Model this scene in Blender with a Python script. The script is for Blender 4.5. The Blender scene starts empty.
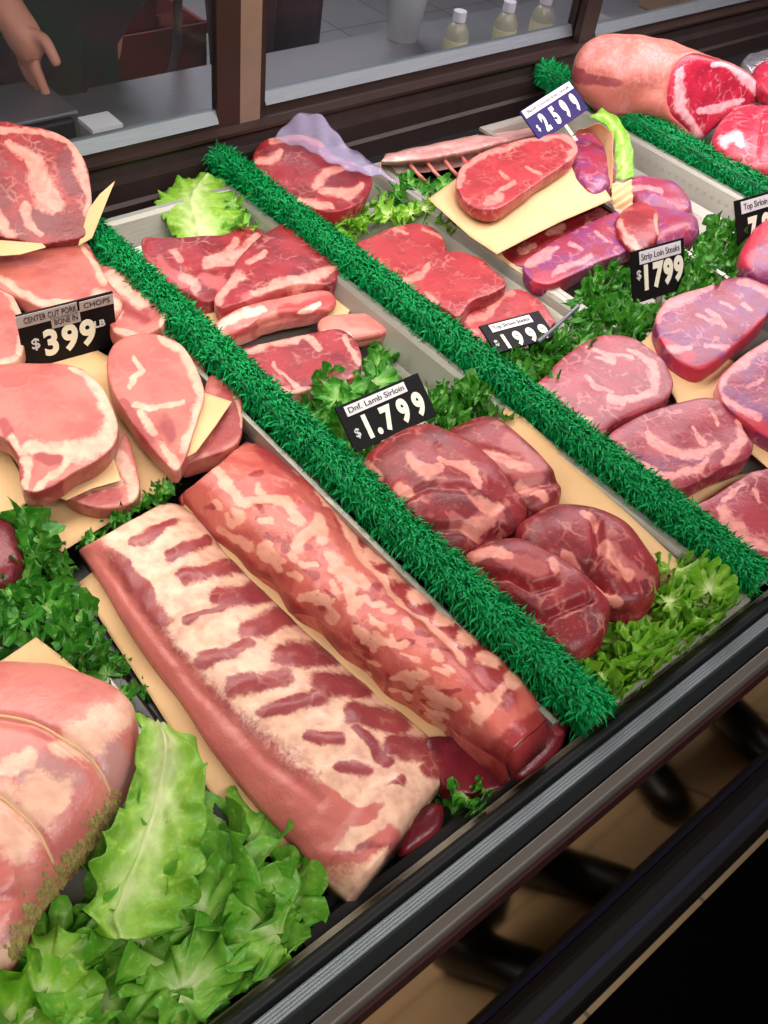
import bpy, bmesh, math, random
import numpy as np
from mathutils import Vector, Matrix
from mathutils.bvhtree import BVHTree
random.seed(7); RNG = np.random.default_rng(7)
SC = bpy.context.scene; COL = SC.collection
# ------------------------------------------------------------------ camera model (world: X along the case, Y to its back, Z up)
F = 975.0; CZ = 1.60; CAM = np.array([0., 0., CZ])
ax = np.array([1478., -771., F]); ax /= np.linalg.norm(ax)
ay = np.array([-1284., -1228., F]); ay -= ax*(ax@ay); ay /= np.linalg.norm(ay)
az = np.cross(ax, ay)
RW = np.array([ax, ay, az])            # rows: world axes in camera coordinates (right, down, forward)
def ray(px, py): return RW @ np.array([px-384., py-512., F])
def P(px, py, z):
    w = ray(px, py); return CAM + w*((z-CZ)/w[2])
def PL(px, py, p0, n):
    w = ray(px, py); return CAM + w*(((p0-CAM)@n)/(w@n))
def PY(px, py, y):
    w = ray(px, py); return CAM + w*(y/w[1])
def Q(V):
    c = (np.asarray(V)-CAM) @ RW; return c[:, :2]/c[:, 2:3]*F + np.array([384., 512.])
cam = bpy.data.objects.new('camera', bpy.data.cameras.new('camera')); COL.objects.link(cam)
r_, d_, f_ = RW[:, 0], RW[:, 1], RW[:, 2]
cam.matrix_world = Matrix(((r_[0], -d_[0], -f_[0], 0), (r_[1], -d_[1], -f_[1], 0), (r_[2], -d_[2], -f_[2], CZ), (0, 0, 0, 1)))
cam.data.sensor_fit = 'HORIZONTAL'; cam.data.sensor_width = 36; cam.data.lens = F/768*36; cam.data.clip_start = .01
SC.camera = cam
# ------------------------------------------------------------------ materials
def lin(c): return tuple((v/255/12.92 if v/255 <= .04045 else ((v/255+.055)/1.055)**2.4) for v in c)+(1,)
class NT:
    def __init__(s, name):
        s.m = bpy.data.materials.new(name); s.m.use_nodes = True; s.t = s.m.node_tree; s.t.nodes.clear()
        s.out = s.n('OutputMaterial'); s.b = s.n('BsdfPrincipled'); s.l(s.b.outputs[0], s.out.inputs[0])
    def n(s, typ, **kw):
        x = s.t.nodes.new('ShaderNode'+typ)
        for k, v in kw.items(): setattr(x, k, v)
        return x
    def l(s, a, b): s.t.links.new(a, b)
    def put(s, sock, v):
        if isinstance(v, bpy.types.NodeSocket): s.l(v, sock)
        else: sock.default_value = v
    def attr(s, name): return s.n('Attribute', attribute_name=name).outputs['Fac']
    def coord(s): return s.n('TexCoord').outputs['Object']
    def noise(s, scale, det=3, vec=None, dist=0, col=False):
        x = s.n('TexNoise'); x.inputs['Scale'].default_value = scale; x.inputs['Detail'].default_value = det; x.inputs['Distortion'].default_value = dist
        s.l(vec if vec is not None else s.coord(), x.inputs['Vector']); return x.outputs['Color' if col else 'Fac']
    def math(s, op, a, b=0., c=None):
        x = s.n('Math', operation=op); s.put(x.inputs[0], a); s.put(x.inputs[1], b)
        if c is not None: s.put(x.inputs[2], c)
        return x.outputs[0]
    def step(s, v, a, b, lo=0., hi=1.):
        x = s.n('MapRange', interpolation_type='SMOOTHSTEP'); s.put(x.inputs[0], v); x.inputs[1].default_value = a; x.inputs[2].default_value = b
        x.inputs[3].default_value = lo; x.inputs[4].default_value = hi; return x.outputs[0]
    def mix(s, f, a, b):
        x = s.n('Mix', data_type='RGBA'); s.put(x.inputs[0], f); s.put(x.inputs[6], a); s.put(x.inputs[7], b); return x.outputs[2]
    def vmath(s, op, a, b):
        x = s.n('VectorMath', operation=op); s.put(x.inputs[0], a); s.put(x.inputs[1], b); return x.outputs[0]
    def bump(s, h, st=.3, d=.002):
        x = s.n('Bump'); x.inputs['Strength'].default_value = st; x.inputs['Distance'].default_value = d; s.l(h, x.inputs['Height']); s.l(x.outputs[0], s.b.inputs['Normal'])
    def set(s, **kw):
        for k, v in kw.items(): s.put(s.b.inputs[k.replace('_', ' ')], v)
        return s
def flat(name, c, rough=.5, metal=0., var=.12, scale=20, bump=0., spec=.5):
    t = NT(name); n = t.noise(scale, 4)
    c = lin(c); c2 = tuple(v*(1-var*2) for v in c[:3])+(1,)
    t.set(Base_Color=t.mix(n, c2, c), Roughness=rough, Metallic=metal); t.b.inputs['Specular IOR Level'].default_value = spec
    if bump: t.bump(t.noise(scale*6, 4), bump)
    return t.m
def meat(name, lean, lean2, fat, alt, marble=.5, ms=55, rough=.36, k=.55, patch=(.46, .62), fv=.35, spec=.5):
    t = NT(name); co = t.coord()
    lm = t.mix(t.step(t.noise(22, 4), .35, .65), lin(lean), lin(lean2))
    warp = t.vmath('ADD', co, t.vmath('SCALE', t.noise(35, 3, col=True), (0, 0, 0)))
    sc = warp.node.inputs[1].links[0].from_node; sc.inputs['Scale'].default_value = .035
    vo = t.n('TexVoronoi', feature='DISTANCE_TO_EDGE'); vo.inputs['Scale'].default_value = ms; t.l(warp, vo.inputs['Vector'])
    vein = t.math('MULTIPLY', t.step(vo.outputs[0], .0, .11, 1., 0.), t.math('MULTIPLY', t.step(t.noise(28, 3), *patch), marble))
    fl = t.math('MULTIPLY', t.step(t.noise(190, 2), .62, .74), marble*.55)
    fc = t.mix(t.math('MULTIPLY', t.step(t.noise(75, 5), .3, .8), fv*1.4), lin(fat), lin(lean))
    c1 = t.mix(t.math('MAXIMUM', vein, fl), lm, fc)
    c2 = t.mix(t.math('MULTIPLY', t.step(t.math('ADD', t.attr('alt'), t.math('MULTIPLY', t.math('SUBTRACT', t.noise(55, 3), .5), .5)), .3, .7), .92), c1, lin(alt))
    f = t.math('MULTIPLY', t.step(t.math('ADD', t.attr('fat'), t.math('ADD', t.math('MULTIPLY', t.math('SUBTRACT', t.noise(70, 6, dist=.8), .5), k*1.3), t.math('MULTIPLY', t.math('SUBTRACT', t.noise(260, 3, dist=.5), .5), .5))), .30, .74), .93)
    t.set(Base_Color=t.mix(f, c2, fc), Roughness=rough); t.b.inputs['Specular IOR Level'].default_value = spec
    t.b.inputs['Subsurface Weight'].default_value = 0
    t.bump(t.math('ADD', t.noise(120, 5), t.math('MULTIPLY', t.noise(420, 3), .4)), .35, .0022)
    return t.m
def leafmat(name, dark, mid, light, rib):
    t = NT(name); e = t.attr('edge'); n = t.noise(55, 4)
    x = t.math('ADD', e, t.math('MULTIPLY', t.math('SUBTRACT', n, .5), .7))
    c = t.mix(t.step(x, .0, .55), lin(rib), lin(mid)); c = t.mix(t.step(x, .45, 1.05), c, lin(dark))
    c = t.mix(t.math('MULTIPLY', t.step(t.noise(140, 3), .5, .75), .55), c, lin(light))
    t.set(Base_Color=c, Roughness=.42); t.bump(t.noise(160, 4), .5, .002)
    tr = t.n('BsdfTranslucent'); t.l(c, tr.inputs[0]); mx = t.n('MixShader'); mx.inputs[0].default_value = .28
    t.l(t.b.outputs[0], mx.inputs[1]); t.l(tr.outputs[0], mx.inputs[2]); t.l(mx.outputs[0], t.out.inputs[0])
    return t.m
BEEF = meat('beef', (142, 30, 36), (108, 20, 28), (216, 142, 126), (106, 24, 32), .38)
BEEFP = meat('ribeye_beef', (156, 58, 68), (132, 44, 58), (218, 146, 138), (120, 40, 70), .55, 42)
STRIP = meat('strip_loin_beef', (136, 38, 62), (116, 48, 98), (214, 138, 138), (176, 42, 60), .6, 45)  # violet second tone paints the lamp sheen into the meat colour
SIRL = meat('sirloin_beef', (160, 50, 54), (138, 40, 46), (214, 132, 120), (140, 40, 44), .5, 60)
PORK = meat('pork', (178, 100, 88), (162, 82, 74), (208, 166, 144), (142, 52, 52), .16, 30, .34, .4)
LAMB = meat('lamb', (146, 40, 46), (114, 28, 38), (216, 150, 136), (176, 84, 84), .45, 40)
LROAST = meat('lamb_roast_meat', (138, 34, 42), (104, 24, 32), (214, 138, 122), (164, 82, 80), .5, 34, .42, .7)
RIB = meat('pork_rib', (152, 66, 66), (134, 54, 60), (234, 192, 164), (194, 106, 98), .2, 40, .36, .42)
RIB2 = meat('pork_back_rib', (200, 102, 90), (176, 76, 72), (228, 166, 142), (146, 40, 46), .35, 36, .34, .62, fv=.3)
ROLL = meat('pork_roast_meat', (204, 122, 112), (192, 106, 100), (230, 188, 162), (182, 130, 128), .15, 24, .3, .6)
DARKM = meat('dark_meat', (110, 26, 36), (84, 20, 34), (150, 60, 66), (90, 20, 30), .2, 40, .3)
FORE = meat('rib_roast_meat', (176, 34, 58), (150, 26, 50), (242, 178, 182), (190, 112, 84), .4, 40)
HIDE = meat('rib_roast_back', (184, 104, 92), (174, 98, 82), (204, 138, 134), (132, 54, 60), .4, 30, .4, .8)
BONE = meat('bone_meat', (206, 120, 108), (186, 96, 92), (234, 196, 180), (170, 60, 60), .2, 40, .36)
RACKM = meat('frenched_rack_meat', (196, 140, 132), (178, 116, 112), (232, 206, 196), (150, 70, 76), .4, 50)
KALE = leafmat('kale_leaf', (42, 118, 28), (78, 158, 44), (148, 204, 94), (150, 196, 104))
LETT = leafmat('lettuce_leaf', (98, 164, 34), (140, 188, 58), (190, 214, 104), (214, 226, 164))
FRIL = leafmat('green_leaf_lettuce', (88, 160, 42), (134, 190, 68), (184, 218, 112), (200, 220, 150))
def papermat():
    t = NT('butcher_paper'); n = t.noise(14, 5)
    t.set(Base_Color=t.mix(n, lin((192, 150, 102)), lin((216, 180, 134))), Roughness=.75); t.bump(t.noise(90, 4), .15); return t.m
PAPER = papermat()
def steelmat(name, c, rough):
    t = NT(name); co = t.coord(); mp = t.n('Mapping'); mp.inputs['Scale'].default_value = (3, 140, 60); t.l(co, mp.inputs[0])
    n = t.noise(6, 3, vec=mp.outputs[0]); t.set(Base_Color=t.mix(n, lin(tuple(v*.82 for v in c)), lin(c)), Metallic=.75, Roughness=rough); return t.m
STEEL = steelmat('stainless_steel', (186, 184, 172), .5)
ALU = steelmat('brushed_aluminium', (134, 142, 146), .5)
GRASS = flat('emerald_plastic', (6, 160, 82), .55, 0, .28, 60, 0., .2)
GRASSD = flat('emerald_plastic_base', (3, 104, 54), .6)
BRONZE = flat('bronze_anodised_metal', (62, 46, 42), .35, .5, .15)
TAUPE = flat('taupe_metal', (132, 112, 96), .45, .3)
DECKM = flat('dark_deck_metal', (26, 25, 27), .5, .2, .2, 30)
BLACKR = flat('black_rubber', (15, 17, 19), .6, 0, .12, 20, 0., .3)
RAILD = flat('dark_grey_metal', (96, 90, 84), .45, .5)
BLUEHL = flat('blue_bumper_highlight', (18, 15, 44), .5, 0, .12, 20, 0., .15)
CARD = flat('black_card', (9, 7, 10), .6, 0, .1, 20, 0., .2)
CARDP = flat('purple_card', (36, 26, 88), .6, 0, .12, 20, 0., .2)
WHITEP = flat('white_paper_label', (224, 222, 224), .6, 0, .05)
GREYP = flat('grey_label_tape', (176, 166, 162), .6, 0, .08)
DIG = flat('ivory_digit', (240, 238, 216), .5, 0, .04)
INK = flat('black_ink', (40, 36, 40), .6, 0, .0)
INKW = flat('white_ink', (200, 200, 200), .6, 0, .0)
TWINE = flat('butcher_twine', (226, 186, 142), .8)
HERB = flat('herb_crumb', (176, 160, 92), .8, 0, .35, 200)
FOIL = flat('aluminium_foil', (222, 220, 224), .25, .9, .1, 40, .6)
# ------------------------------------------------------------------ mesh helpers
def obj(name, V, Fc, mat, label=None, cat=None, group=None, parent=None, attrs=None, smooth=True, kind=None, recalc=False, base=None):
    V = np.asarray(V, float)
    if parent is not None: o0 = np.array(parent['_o'])
    else:
        o0 = np.array([(V[:, 0].min()+V[:, 0].max())/2, (V[:, 1].min()+V[:, 1].max())/2, V[:, 2].min()]) if base is None else np.array(base)
    me = bpy.data.meshes.new(name); me.from_pydata((V-o0).tolist(), [], [list(map(int, f)) for f in Fc])
    if recalc:
        bm = bmesh.new(); bm.from_mesh(me); bmesh.ops.recalc_face_normals(bm, faces=bm.faces); bm.to_mesh(me); bm.free()
    for k, a in (attrs or {}).items():
        at = me.attributes.new(k, 'FLOAT', 'POINT'); at.data.foreach_set('value', np.asarray(a, np.float32))
    if smooth: me.polygons.foreach_set('use_smooth', [True]*len(me.polygons))
    me.materials.append(mat); me.update()
    o = bpy.data.objects.new(name, me); COL.objects.link(o)
    if parent is not None: o.parent = parent
    else: o.location = o0
    o['_o'] = [float(v) for v in o0]
    tag(o, label, cat, group, kind); return o
def tag(o, label=None, cat=None, group=None, kind=None):
    for k, v in (('label', label), ('category', cat), ('group', group), ('kind', kind)):
        if v: o[k] = v
def empty(name, loc, label, cat, group=None):
    o = bpy.data.objects.new(name, None); COL.objects.link(o); o.location = [float(v) for v in loc]; o.empty_display_size = .02
    o['_o'] = [float(v) for v in loc]; tag(o, label, cat, group); return o
class MB:
    def __init__(s): s.V = []; s.F = []
    def add(s, V, Fc):
        b = len(s.V); s.V += [tuple(map(float, v)) for v in V]; s.F += [[i+b for i in f] for f in Fc]; return s
    def box(s, x0, x1, y0, y1, z0, z1):
        return s.add([(x0,y0,z0),(x1,y0,z0),(x1,y1,z0),(x0,y1,z0),(x0,y0,z1),(x1,y0,z1),(x1,y1,z1),(x0,y1,z1)],
                     [(3,2,1,0),(4,5,6,7),(0,1,5,4),(1,2,6,5),(2,3,7,6),(3,0,4,7)])
    def fbox(s, c, X, Y, Z):     # oriented box: centre and three half-axes
        c, X, Y, Z = map(np.asarray, (c, X, Y, Z))
        return s.add([c-X-Y-Z, c+X-Y-Z, c+X+Y-Z, c-X+Y-Z, c-X-Y+Z, c+X-Y+Z, c+X+Y+Z, c-X+Y+Z],
                     [(3,2,1,0),(4,5,6,7),(0,1,5,4),(1,2,6,5),(2,3,7,6),(3,0,4,7)])
    def extr(s, prof, x0, x1):    # closed YZ profile swept along X
        n = len(prof)
        V = [(x0, a, b) for a, b in prof]+[(x1, a, b) for a, b in prof]
        return s.add(V, [(i, (i+1) % n, (i+1) % n+n, i+n) for i in range(n)]+[tuple(range(n))[::-1], tuple(range(n, 2*n))])
    def tube(s, pts, r, n=10, caps=True):
        pts = [np.asarray(p, float) for p in pts]; rs = r if hasattr(r, '__len__') else [r]*len(pts)
        V = []; m = len(pts); up = None
        for i, p in enumerate(pts):
            t = pts[min(i+1, m-1)]-pts[max(i-1, 0)]; t /= np.linalg.norm(t)+1e-9
            a = np.array([0, 0, 1.]) if up is None else up
            if abs(a@t) > .95: a = np.array([1., 0, 0])
            u = np.cross(t, a); u /= np.linalg.norm(u); v = np.cross(u, t); up = v
            V += [p+rs[i]*(math.cos(k*2*math.pi/n)*u+math.sin(k*2*math.pi/n)*v) for k in range(n)]
        Fc = [(i*n+k, i*n+(k+1) % n, (i+1)*n+(k+1) % n, (i+1)*n+k) for i in range(m-1) for k in range(n)]
        if caps: Fc += [tuple(range(n))[::-1], tuple(range((m-1)*n, m*n))]
        return s.add(V, Fc)
    def lathe(s, c, prof, n=20):
        V = [(c[0]+r*math.cos(2*math.pi*k/n), c[1]+r*math.sin(2*math.pi*k/n), c[2]+z) for r, z in prof for k in range(n)]
        m = len(prof)
        return s.add(V, [(i*n+k, i*n+(k+1) % n, (i+1)*n+(k+1) % n, (i+1)*n+k) for i in range(m-1) for k in range(n)]+[tuple(range(n))[::-1], tuple(range((m-1)*n, m*n))])
    def obj(s, name, mat, **kw):
        kw.setdefault('smooth', False); kw.setdefault('recalc', True); return obj(name, s.V, s.F, mat, **kw)
def bev(o, w, seg=2):
    m = o.modifiers.new('edge', 'BEVEL'); m.width = w; m.segments = seg; m.limit_method = 'ANGLE'; m.angle_limit = .7; return o
_D = RNG.normal(size=(14, 3)); _D /= np.linalg.norm(_D, axis=1)[:, None]; _PH = RNG.uniform(0, 6.28, 14); _FR = RNG.uniform(.6, 1.7, 14)
def nz(V, freq, seed=0):
    V = np.asarray(V); s = 0
    W = V*freq; W = W+.8*np.sin(W[:, [1, 2, 0]]*.9+seed*1.7)
    for k in range(10): s = s+np.sin(W@_D[k]*_FR[k]+_PH[k]+seed*2.31*(k+1))
    return s/5
def crc(pts, n, closed=True, smooth=True, keep=True):
    p = np.asarray(pts, float); m = len(p)
    if not smooth:
        q = np.vstack([p, p[:1]]) if closed else p
        d = np.r_[0, np.cumsum(np.linalg.norm(np.diff(q, axis=0), axis=1))]; t = np.linspace(0, d[-1], n+1)[:-1] if closed else np.linspace(0, d[-1], n)
        if closed and keep:      # keep the corners
            t = np.unique(np.r_[t, d[:-1]])
        return np.stack([np.interp(t, d, q[:, k]) for k in range(p.shape[1])], 1)
    out = []; segs = m if closed else m-1
    for i in range(segs):
        g = (lambda j: p[j % m]) if closed else (lambda j: p[min(max(j, 0), m-1)])
        a, b, c, d = g(i-1), g(i), g(i+1), g(i+2)
        for t in np.linspace(0, 1, 12, endpoint=False):
            out.append(.5*((2*b)+(-a+c)*t+(2*a-5*b+4*c-d)*t*t+(-a+3*b-3*c+d)*t**3))
    if not closed: out.append(p[-1])
    return crc(out, n, closed, False, False)
def pdist(px, line):       # distance in pixels from points to a polyline of (x, y[, w]); returns d and interpolated width
    L = [tuple(q) if len(q) == 3 else (q[0], q[1], 1.) for q in line]
    best = np.full(len(px), 1e9); bw = np.ones(len(px)); bd = np.full(len(px), 1e9)
    if len(L) == 1: L = L*2
    for (x0, y0, w0), (x1, y1, w1) in zip(L[:-1], L[1:]):
        a = np.array([x0, y0]); b = np.array([x1-x0, y1-y0]); t = np.clip(((px-a)@b)/(b@b+1e-9), 0, 1)
        d = np.linalg.norm(px-a-t[:, None]*b, axis=1); w = w0+(w1-w0)*t
        k = d/w < best; best = np.where(k, d/w, best); bw = np.where(k, w, bw); bd = np.where(k, d, bd)
    return best, bd
def cover(px, lines):      # 1 on the line, .5 at its half width, 0 beyond; wandering edges
    s = np.zeros(len(px)); h = np.c_[px, np.zeros(len(px))]
    px = px+np.stack([nz(h, .16, 3)*2.6+nz(h, .42, 5)*1.3, nz(h, .16, 9)*2.6+nz(h, .42, 7)*1.3], 1)
    for l in lines: s = np.maximum(s, np.clip(1-pdist(px, l)[0]/1.85, 0, 1)*1.10)
    return np.clip(s, 0, 1)
def blob(name, out, z, top, bot, mat, label, cat, group=None, pt=5., pb=7., n=None, anchor=None, seams=(), leans=(), alts=(), creases=(), base=0.,
         amp=.0012, freq=70, smooth=True, ctr=None, side=.25, parent=None, K=None, taper=1., rimn=.0, flatb=True):
    o = np.asarray(out, float); ext = max(np.ptp(o[:, 0]), np.ptp(o[:, 1]))
    N = int(np.clip(ext*1.3, 56, 190)); K = K or int(np.clip(ext*.32, 12, 46))
    O2 = crc(o, N, True, smooth); N = len(O2)
    nn = np.array([0, 0, 1.]) if n is None else np.array(n, float)/np.linalg.norm(n)
    c2 = np.array(ctr if ctr is not None else o.mean(0))
    p0 = P(*(anchor if anchor is not None else c2), z)
    O3 = np.array([PL(a, b, p0, nn) for a, b in O2]); C = PL(*c2, p0, nn)
    if rimn: O3 = O3+(O3-C)*(nz(O3, 90, 3)*rimn)[:, None]
    rt = np.r_[np.linspace(0, .93, K)[1:], .955, .975, .988, .996, 1.]
    V = [C[None]+nn*top]; R = [0.]
    for r in rt: V.append(C+r*(O3-C)+nn*top*max(0, 1-r**pt)**(1/pt))
    a = (np.linspace(0, 1, 11)[1:])**2*math.pi/2
    rb = np.cos(a)**(2/pb); hb = np.sin(a)**(2/pb)
    for r, h in zip(rb, hb): V.append(C+r*(1+(taper-1)*h)*(O3-C)-nn*bot*h)
    ntop = 1+N*len(rt); V = np.vstack(V); px = Q(V)
    po = Q(O3); fo = np.clip(base+cover(po, seams)-cover(po, leans), 0, 1); fat = np.clip(base+cover(px, seams)-cover(px, leans), 0, 1)
    alt = cover(px, alts)
    nb = len(rb); fat[ntop:] = np.tile(np.maximum(fo*.8, side), nb); alt[ntop:] = np.tile(cover(po, alts)*.6, nb) if alts else 0
    seed = RNG.uniform(0, 50); d = nz(V, freq, seed)*amp+nz(V, freq*.4, seed+3)*amp*1.2
    for l, w, dep in creases: d = d-dep*np.exp(-(pdist(px, l)[1]/w)**2)
    rad = V-C; rad -= (rad@nn)[:, None]*nn; rad /= np.linalg.norm(rad, axis=1)[:, None]+1e-9
    hh = (V-C)@nn
    isTop = np.arange(len(V)) < ntop
    dirn = np.where(isTop[:, None], nn, rad); dd = d.copy(); dd[~isTop] *= 1.6; dd[-N:] = 0
    V = V+dirn*dd[:, None]
    Fc = [(0, 1+i, 1+(i+1) % N) for i in range(N)]; rows = len(rt)+nb
    for j in range(rows-1):
        s0 = 1+j*N
        Fc += [(s0+i, s0+N+i, s0+N+(i+1) % N, s0+(i+1) % N) for i in range(N)]
    s0 = 1+(rows-1)*N; Fc.append(tuple(s0+i for i in range(N))[::-1])
    if flatb and n is None: V[:, 2] = np.maximum(V[:, 2], .722)
    return obj(name, V, Fc, mat, label, cat, group, parent, dict(fat=fat, alt=alt), True)
def steak(name, out, zt, th, mat, label, cat='steak', group=None, **kw):
    kw.setdefault('pt', 6); kw.setdefault('rimn', .012)
    return blob(name, out, zt-.006, .006, th-.006, mat, label, cat, group, **kw)
def grid(name, G, mat, thick=0., attrs=None, flip=False, down=None, **kw):
    nu, nv = G.shape[:2]; V = G.reshape(-1, 3); Fc = [(i*nv+j, i*nv+j+1, (i+1)*nv+j+1, (i+1)*nv+j) for i in range(nu-1) for j in range(nv-1)]
    at = {k: a.reshape(-1) for k, a in (attrs or {}).items()}
    if thick or down is not None:
        m = len(V); B = V-np.array([0, 0, thick]) if down is None else down.reshape(-1, 3)
        V = np.vstack([V, B]); Fc += [tuple(i+m for i in f)[::-1] for f in Fc]
        rim = [j for j in range(nv)]+[i*nv+nv-1 for i in range(1, nu)]+[(nu-1)*nv+j for j in range(nv-2, -1, -1)]+[i*nv for i in range(nu-2, 0, -1)]
        Fc += [(rim[i], rim[(i+1) % len(rim)], rim[(i+1) % len(rim)]+m, rim[i]+m) for i in range(len(rim))]
        at = {k: np.r_[a, a] for k, a in at.items()}
    return obj(name, V, Fc, mat, attrs=at, recalc=True, **kw)
def paper(name, poly, z, label, group='butcher paper sheets under the meat', n=None, anchor=None, wav=.0012, cat='paper', curl=0.):
    o = np.asarray(poly, float); E = crc(o, 72, True, False); c = o.mean(0); N = len(E); K = 10
    nn = np.array([0, 0, 1.]) if n is None else np.array(n, float)/np.linalg.norm(n); p0 = P(*(anchor if anchor is not None else c), z)
    E3 = np.array([PL(a, b, p0, nn) for a, b in E]); C = PL(*c, p0, nn)
    V = np.vstack([C[None]]+[C+(k/K)*(E3-C) for k in range(1, K+1)])
    rr = np.r_[0, np.repeat(np.arange(1, K+1)/K, N)]
    V = V+nn*((nz(V, 22, z*100)*wav)+curl*rr**3)[:, None]
    Fc = [(0, 1+i, 1+(i+1) % N) for i in range(N)]
    for j in range(K-1):
        s0 = 1+j*N; Fc += [(s0+i, s0+N+i, s0+N+(i+1) % N, s0+(i+1) % N) for i in range(N)]
    m = len(V); V = np.vstack([V, V-nn*.0006]); Fc += [tuple(i+m for i in f)[::-1] for f in Fc]
    s0 = 1+(K-1)*N; Fc += [(s0+i, s0+i+m, s0+(i+1) % N+m, s0+(i+1) % N) for i in range(N)]
    return obj(name, V, Fc, PAPER, label, cat, group, recalc=True)
def inpoly(p, poly):
    x, y = p; c = False; n = len(poly)
    for i in range(n):
        (x0, y0), (x1, y1) = poly[i], poly[(i+1) % n]
        if (y0 > y) != (y1 > y) and x < (x1-x0)*(y-y0)/(y1-y0)+x0: c = not c
    return c
def leafpatch(L, W, ruf, fr, seed, nu=11, nv=46, la=1.):
    rg = np.random.default_rng(seed); r = np.linspace(.02, 1, nu)[:, None]; th = np.linspace(-2.5, 2.5, nv)[None]; ph = rg.uniform(0, 6.28, 8)
    k1 = fr*rg.uniform(1.6, 2.4); k2 = fr*rg.uniform(3.6, 4.8); k3 = fr*rg.uniform(7, 9)
    lob = 1+la*.13*np.sin(k1*th+ph[0])+la*.09*np.sin(k2*th+ph[1])+.04*np.sin(k3*th+ph[2]); taper = np.cos(th*.36)
    rr = r*(1+(lob-1)*r**1.5)*taper
    x = W*rr*np.sin(th); y = L*.5*rr*np.cos(th)+L*.5
    z = L*.22*(rr*np.cos(th))*rg.uniform(-.6, 1)+L*.20*r**2*rg.uniform(-.3, 1)*np.sin(th+ph[6])
    z = z+ruf*r**2*(np.sin(k1*th+ph[3]+r*2)+.75*np.sin(k2*th+ph[4]+3*r)*r+.42*np.sin(k3*th+ph[5])*r**2)+ruf*.25*np.sin(9*r+ph[7]+2*th)*r
    y = y+ruf*.5*r**2*np.sin(k2*th+ph[1]+1); x = x+ruf*.5*r**2*np.sin(k2*th+ph[2])
    G = np.stack(np.broadcast_arrays(x, y, z), -1); rib = np.exp(-(x/(W*.10))**2)*(y < L*.8)
    e = np.clip(.25+.72*r**1.2*np.ones_like(th)-.35*rib+.10*np.sin(k2*th+5*r), 0, 1)
    return G, e
def leaves(name, region, z, n, L, mat, label, cat='kale', group='leafy garnish between the meats', W=.85, ruf=.20, fr=2.8, zr=.02, tilt=(.1, .8), yaw=None, la=.55, res=(10, 54)):
    xs = [p[0] for p in region]; ys = [p[1] for p in region]; V = []; Fc = []; E = []; k = 0; pts = []
    while len(pts) < n:
        best = None
        for _ in range(14):
            for _ in range(200):
                p = (random.uniform(min(xs), max(xs)), random.uniform(min(ys), max(ys)))
                if inpoly(p, region): break
            d = min([math.hypot(p[0]-q[0], p[1]-q[1]) for q in pts] or [1e9])
            if best is None or d > best[0]: best = (d, p)
        pts.append(best[1])
    for p in pts:
        l = L*random.uniform(.75, 1.2); G, e = leafpatch(l, l*W*.5*random.uniform(.8, 1.2), l*ruf, fr*random.uniform(.8, 1.2), random.randint(0, 10**6), res[0], res[1], la)
        nu, nv = G.shape[:2]; g = G.reshape(-1, 3)-np.array([0, l*.55, l*.1])
        t = random.uniform(*tilt); ya = random.uniform(0, 6.28) if yaw is None else yaw+random.gauss(0, .5)
        M = (Matrix.Rotation(ya, 3, 'Z') @ Matrix.Rotation(t, 3, 'X') @ Matrix.Rotation(random.uniform(-.4, .4), 3, 'Y'))
        g = g @ np.array(M).T + P(p[0], p[1], z+random.uniform(-zr, zr))
        b = len(V)*1; V.extend(g.tolist()); E.extend(e.reshape(-1).tolist())
        Fc += [(b+i*nv+j, b+i*nv+j+1, b+(i+1)*nv+j+1, b+(i+1)*nv+j) for i in range(nu-1) for j in range(nv-1)]
    V = np.array(V); V[:, 2] = np.maximum(V[:, 2], .7225)
    if V[:, 1].mean() < .6: V[:, 1] = np.where(V[:, 1] < .222, .222-.012*np.tanh((.222-V[:, 1])/.03), V[:, 1]); V[:, 2] += np.maximum(0, .23-V[:, 1])*.8
    return obj(name, V, Fc, mat, label, cat, group, attrs=dict(edge=E))
def bigleaf(name, rows, mat, label, cat='lettuce', group='leafy garnish between the meats', nu=46, nv=31, ruf=.006, fr=9., ridge=.004, thick=.0008):
    A = np.array(rows, float)                                 # rows x (left, mid, right) x (px, py, z)
    C = np.stack([crc(A[:, k], nu, False) for k in range(3)], 1)
    G = np.zeros((nu, nv, 3)); e = np.zeros((nu, nv)); ph = RNG.uniform(0, 6, 4)
    for i in range(nu):
        for j in range(nv):
            t = j/(nv-1)*2-1; u = i/(nu-1)
            q = C[i, 1]*(1-abs(t))+C[i, 2 if t > 0 else 0]*abs(t)+(C[i, 1]*2-C[i, 0]-C[i, 2])*.22*abs(t)*(1-abs(t))
            at = max(abs(t), max(0, u-.75)*4*.8)
            p = P(q[0], q[1], q[2])
            dz = ruf*at**2*(math.sin(fr*u*2+ph[0]+2*t)+.7*math.sin(fr*u*4.7+ph[1]+3*t)+.4*math.sin(fr*u*9+ph[2]-5*t))
            dz += ridge*math.exp(-(t/.08)**2)+.0016*math.sin(u*30-abs(t)*14)*(1-at)
            G[i, j] = p+np.array([ruf*.5*at**2*math.sin(fr*u*6+ph[3]), ruf*.5*at**2*math.sin(fr*u*7+ph[0]), dz]); e[i, j] = min(1, abs(t)*.75+.25*u)
    G[:, :, 2] = np.maximum(G[:, :, 2], .7235)
    return grid(name, G, mat, thick, dict(edge=e), label=label, cat=cat, group=group)
def hitter(o):
    me = o.data; M = o.matrix_world.copy(); M.translation = Vector(o['_o'])
    b = BVHTree.FromPolygons([Vector(o['_o'])+v.co for v in me.vertices], [tuple(p.vertices) for p in me.polygons])
    def h(px, py):
        w = Vector(ray(px, py)).normalized(); r = b.ray_cast(Vector(CAM), w)
        return (np.array(r[0]), np.array(r[1])) if r[0] is not None else None
    return h
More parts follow.
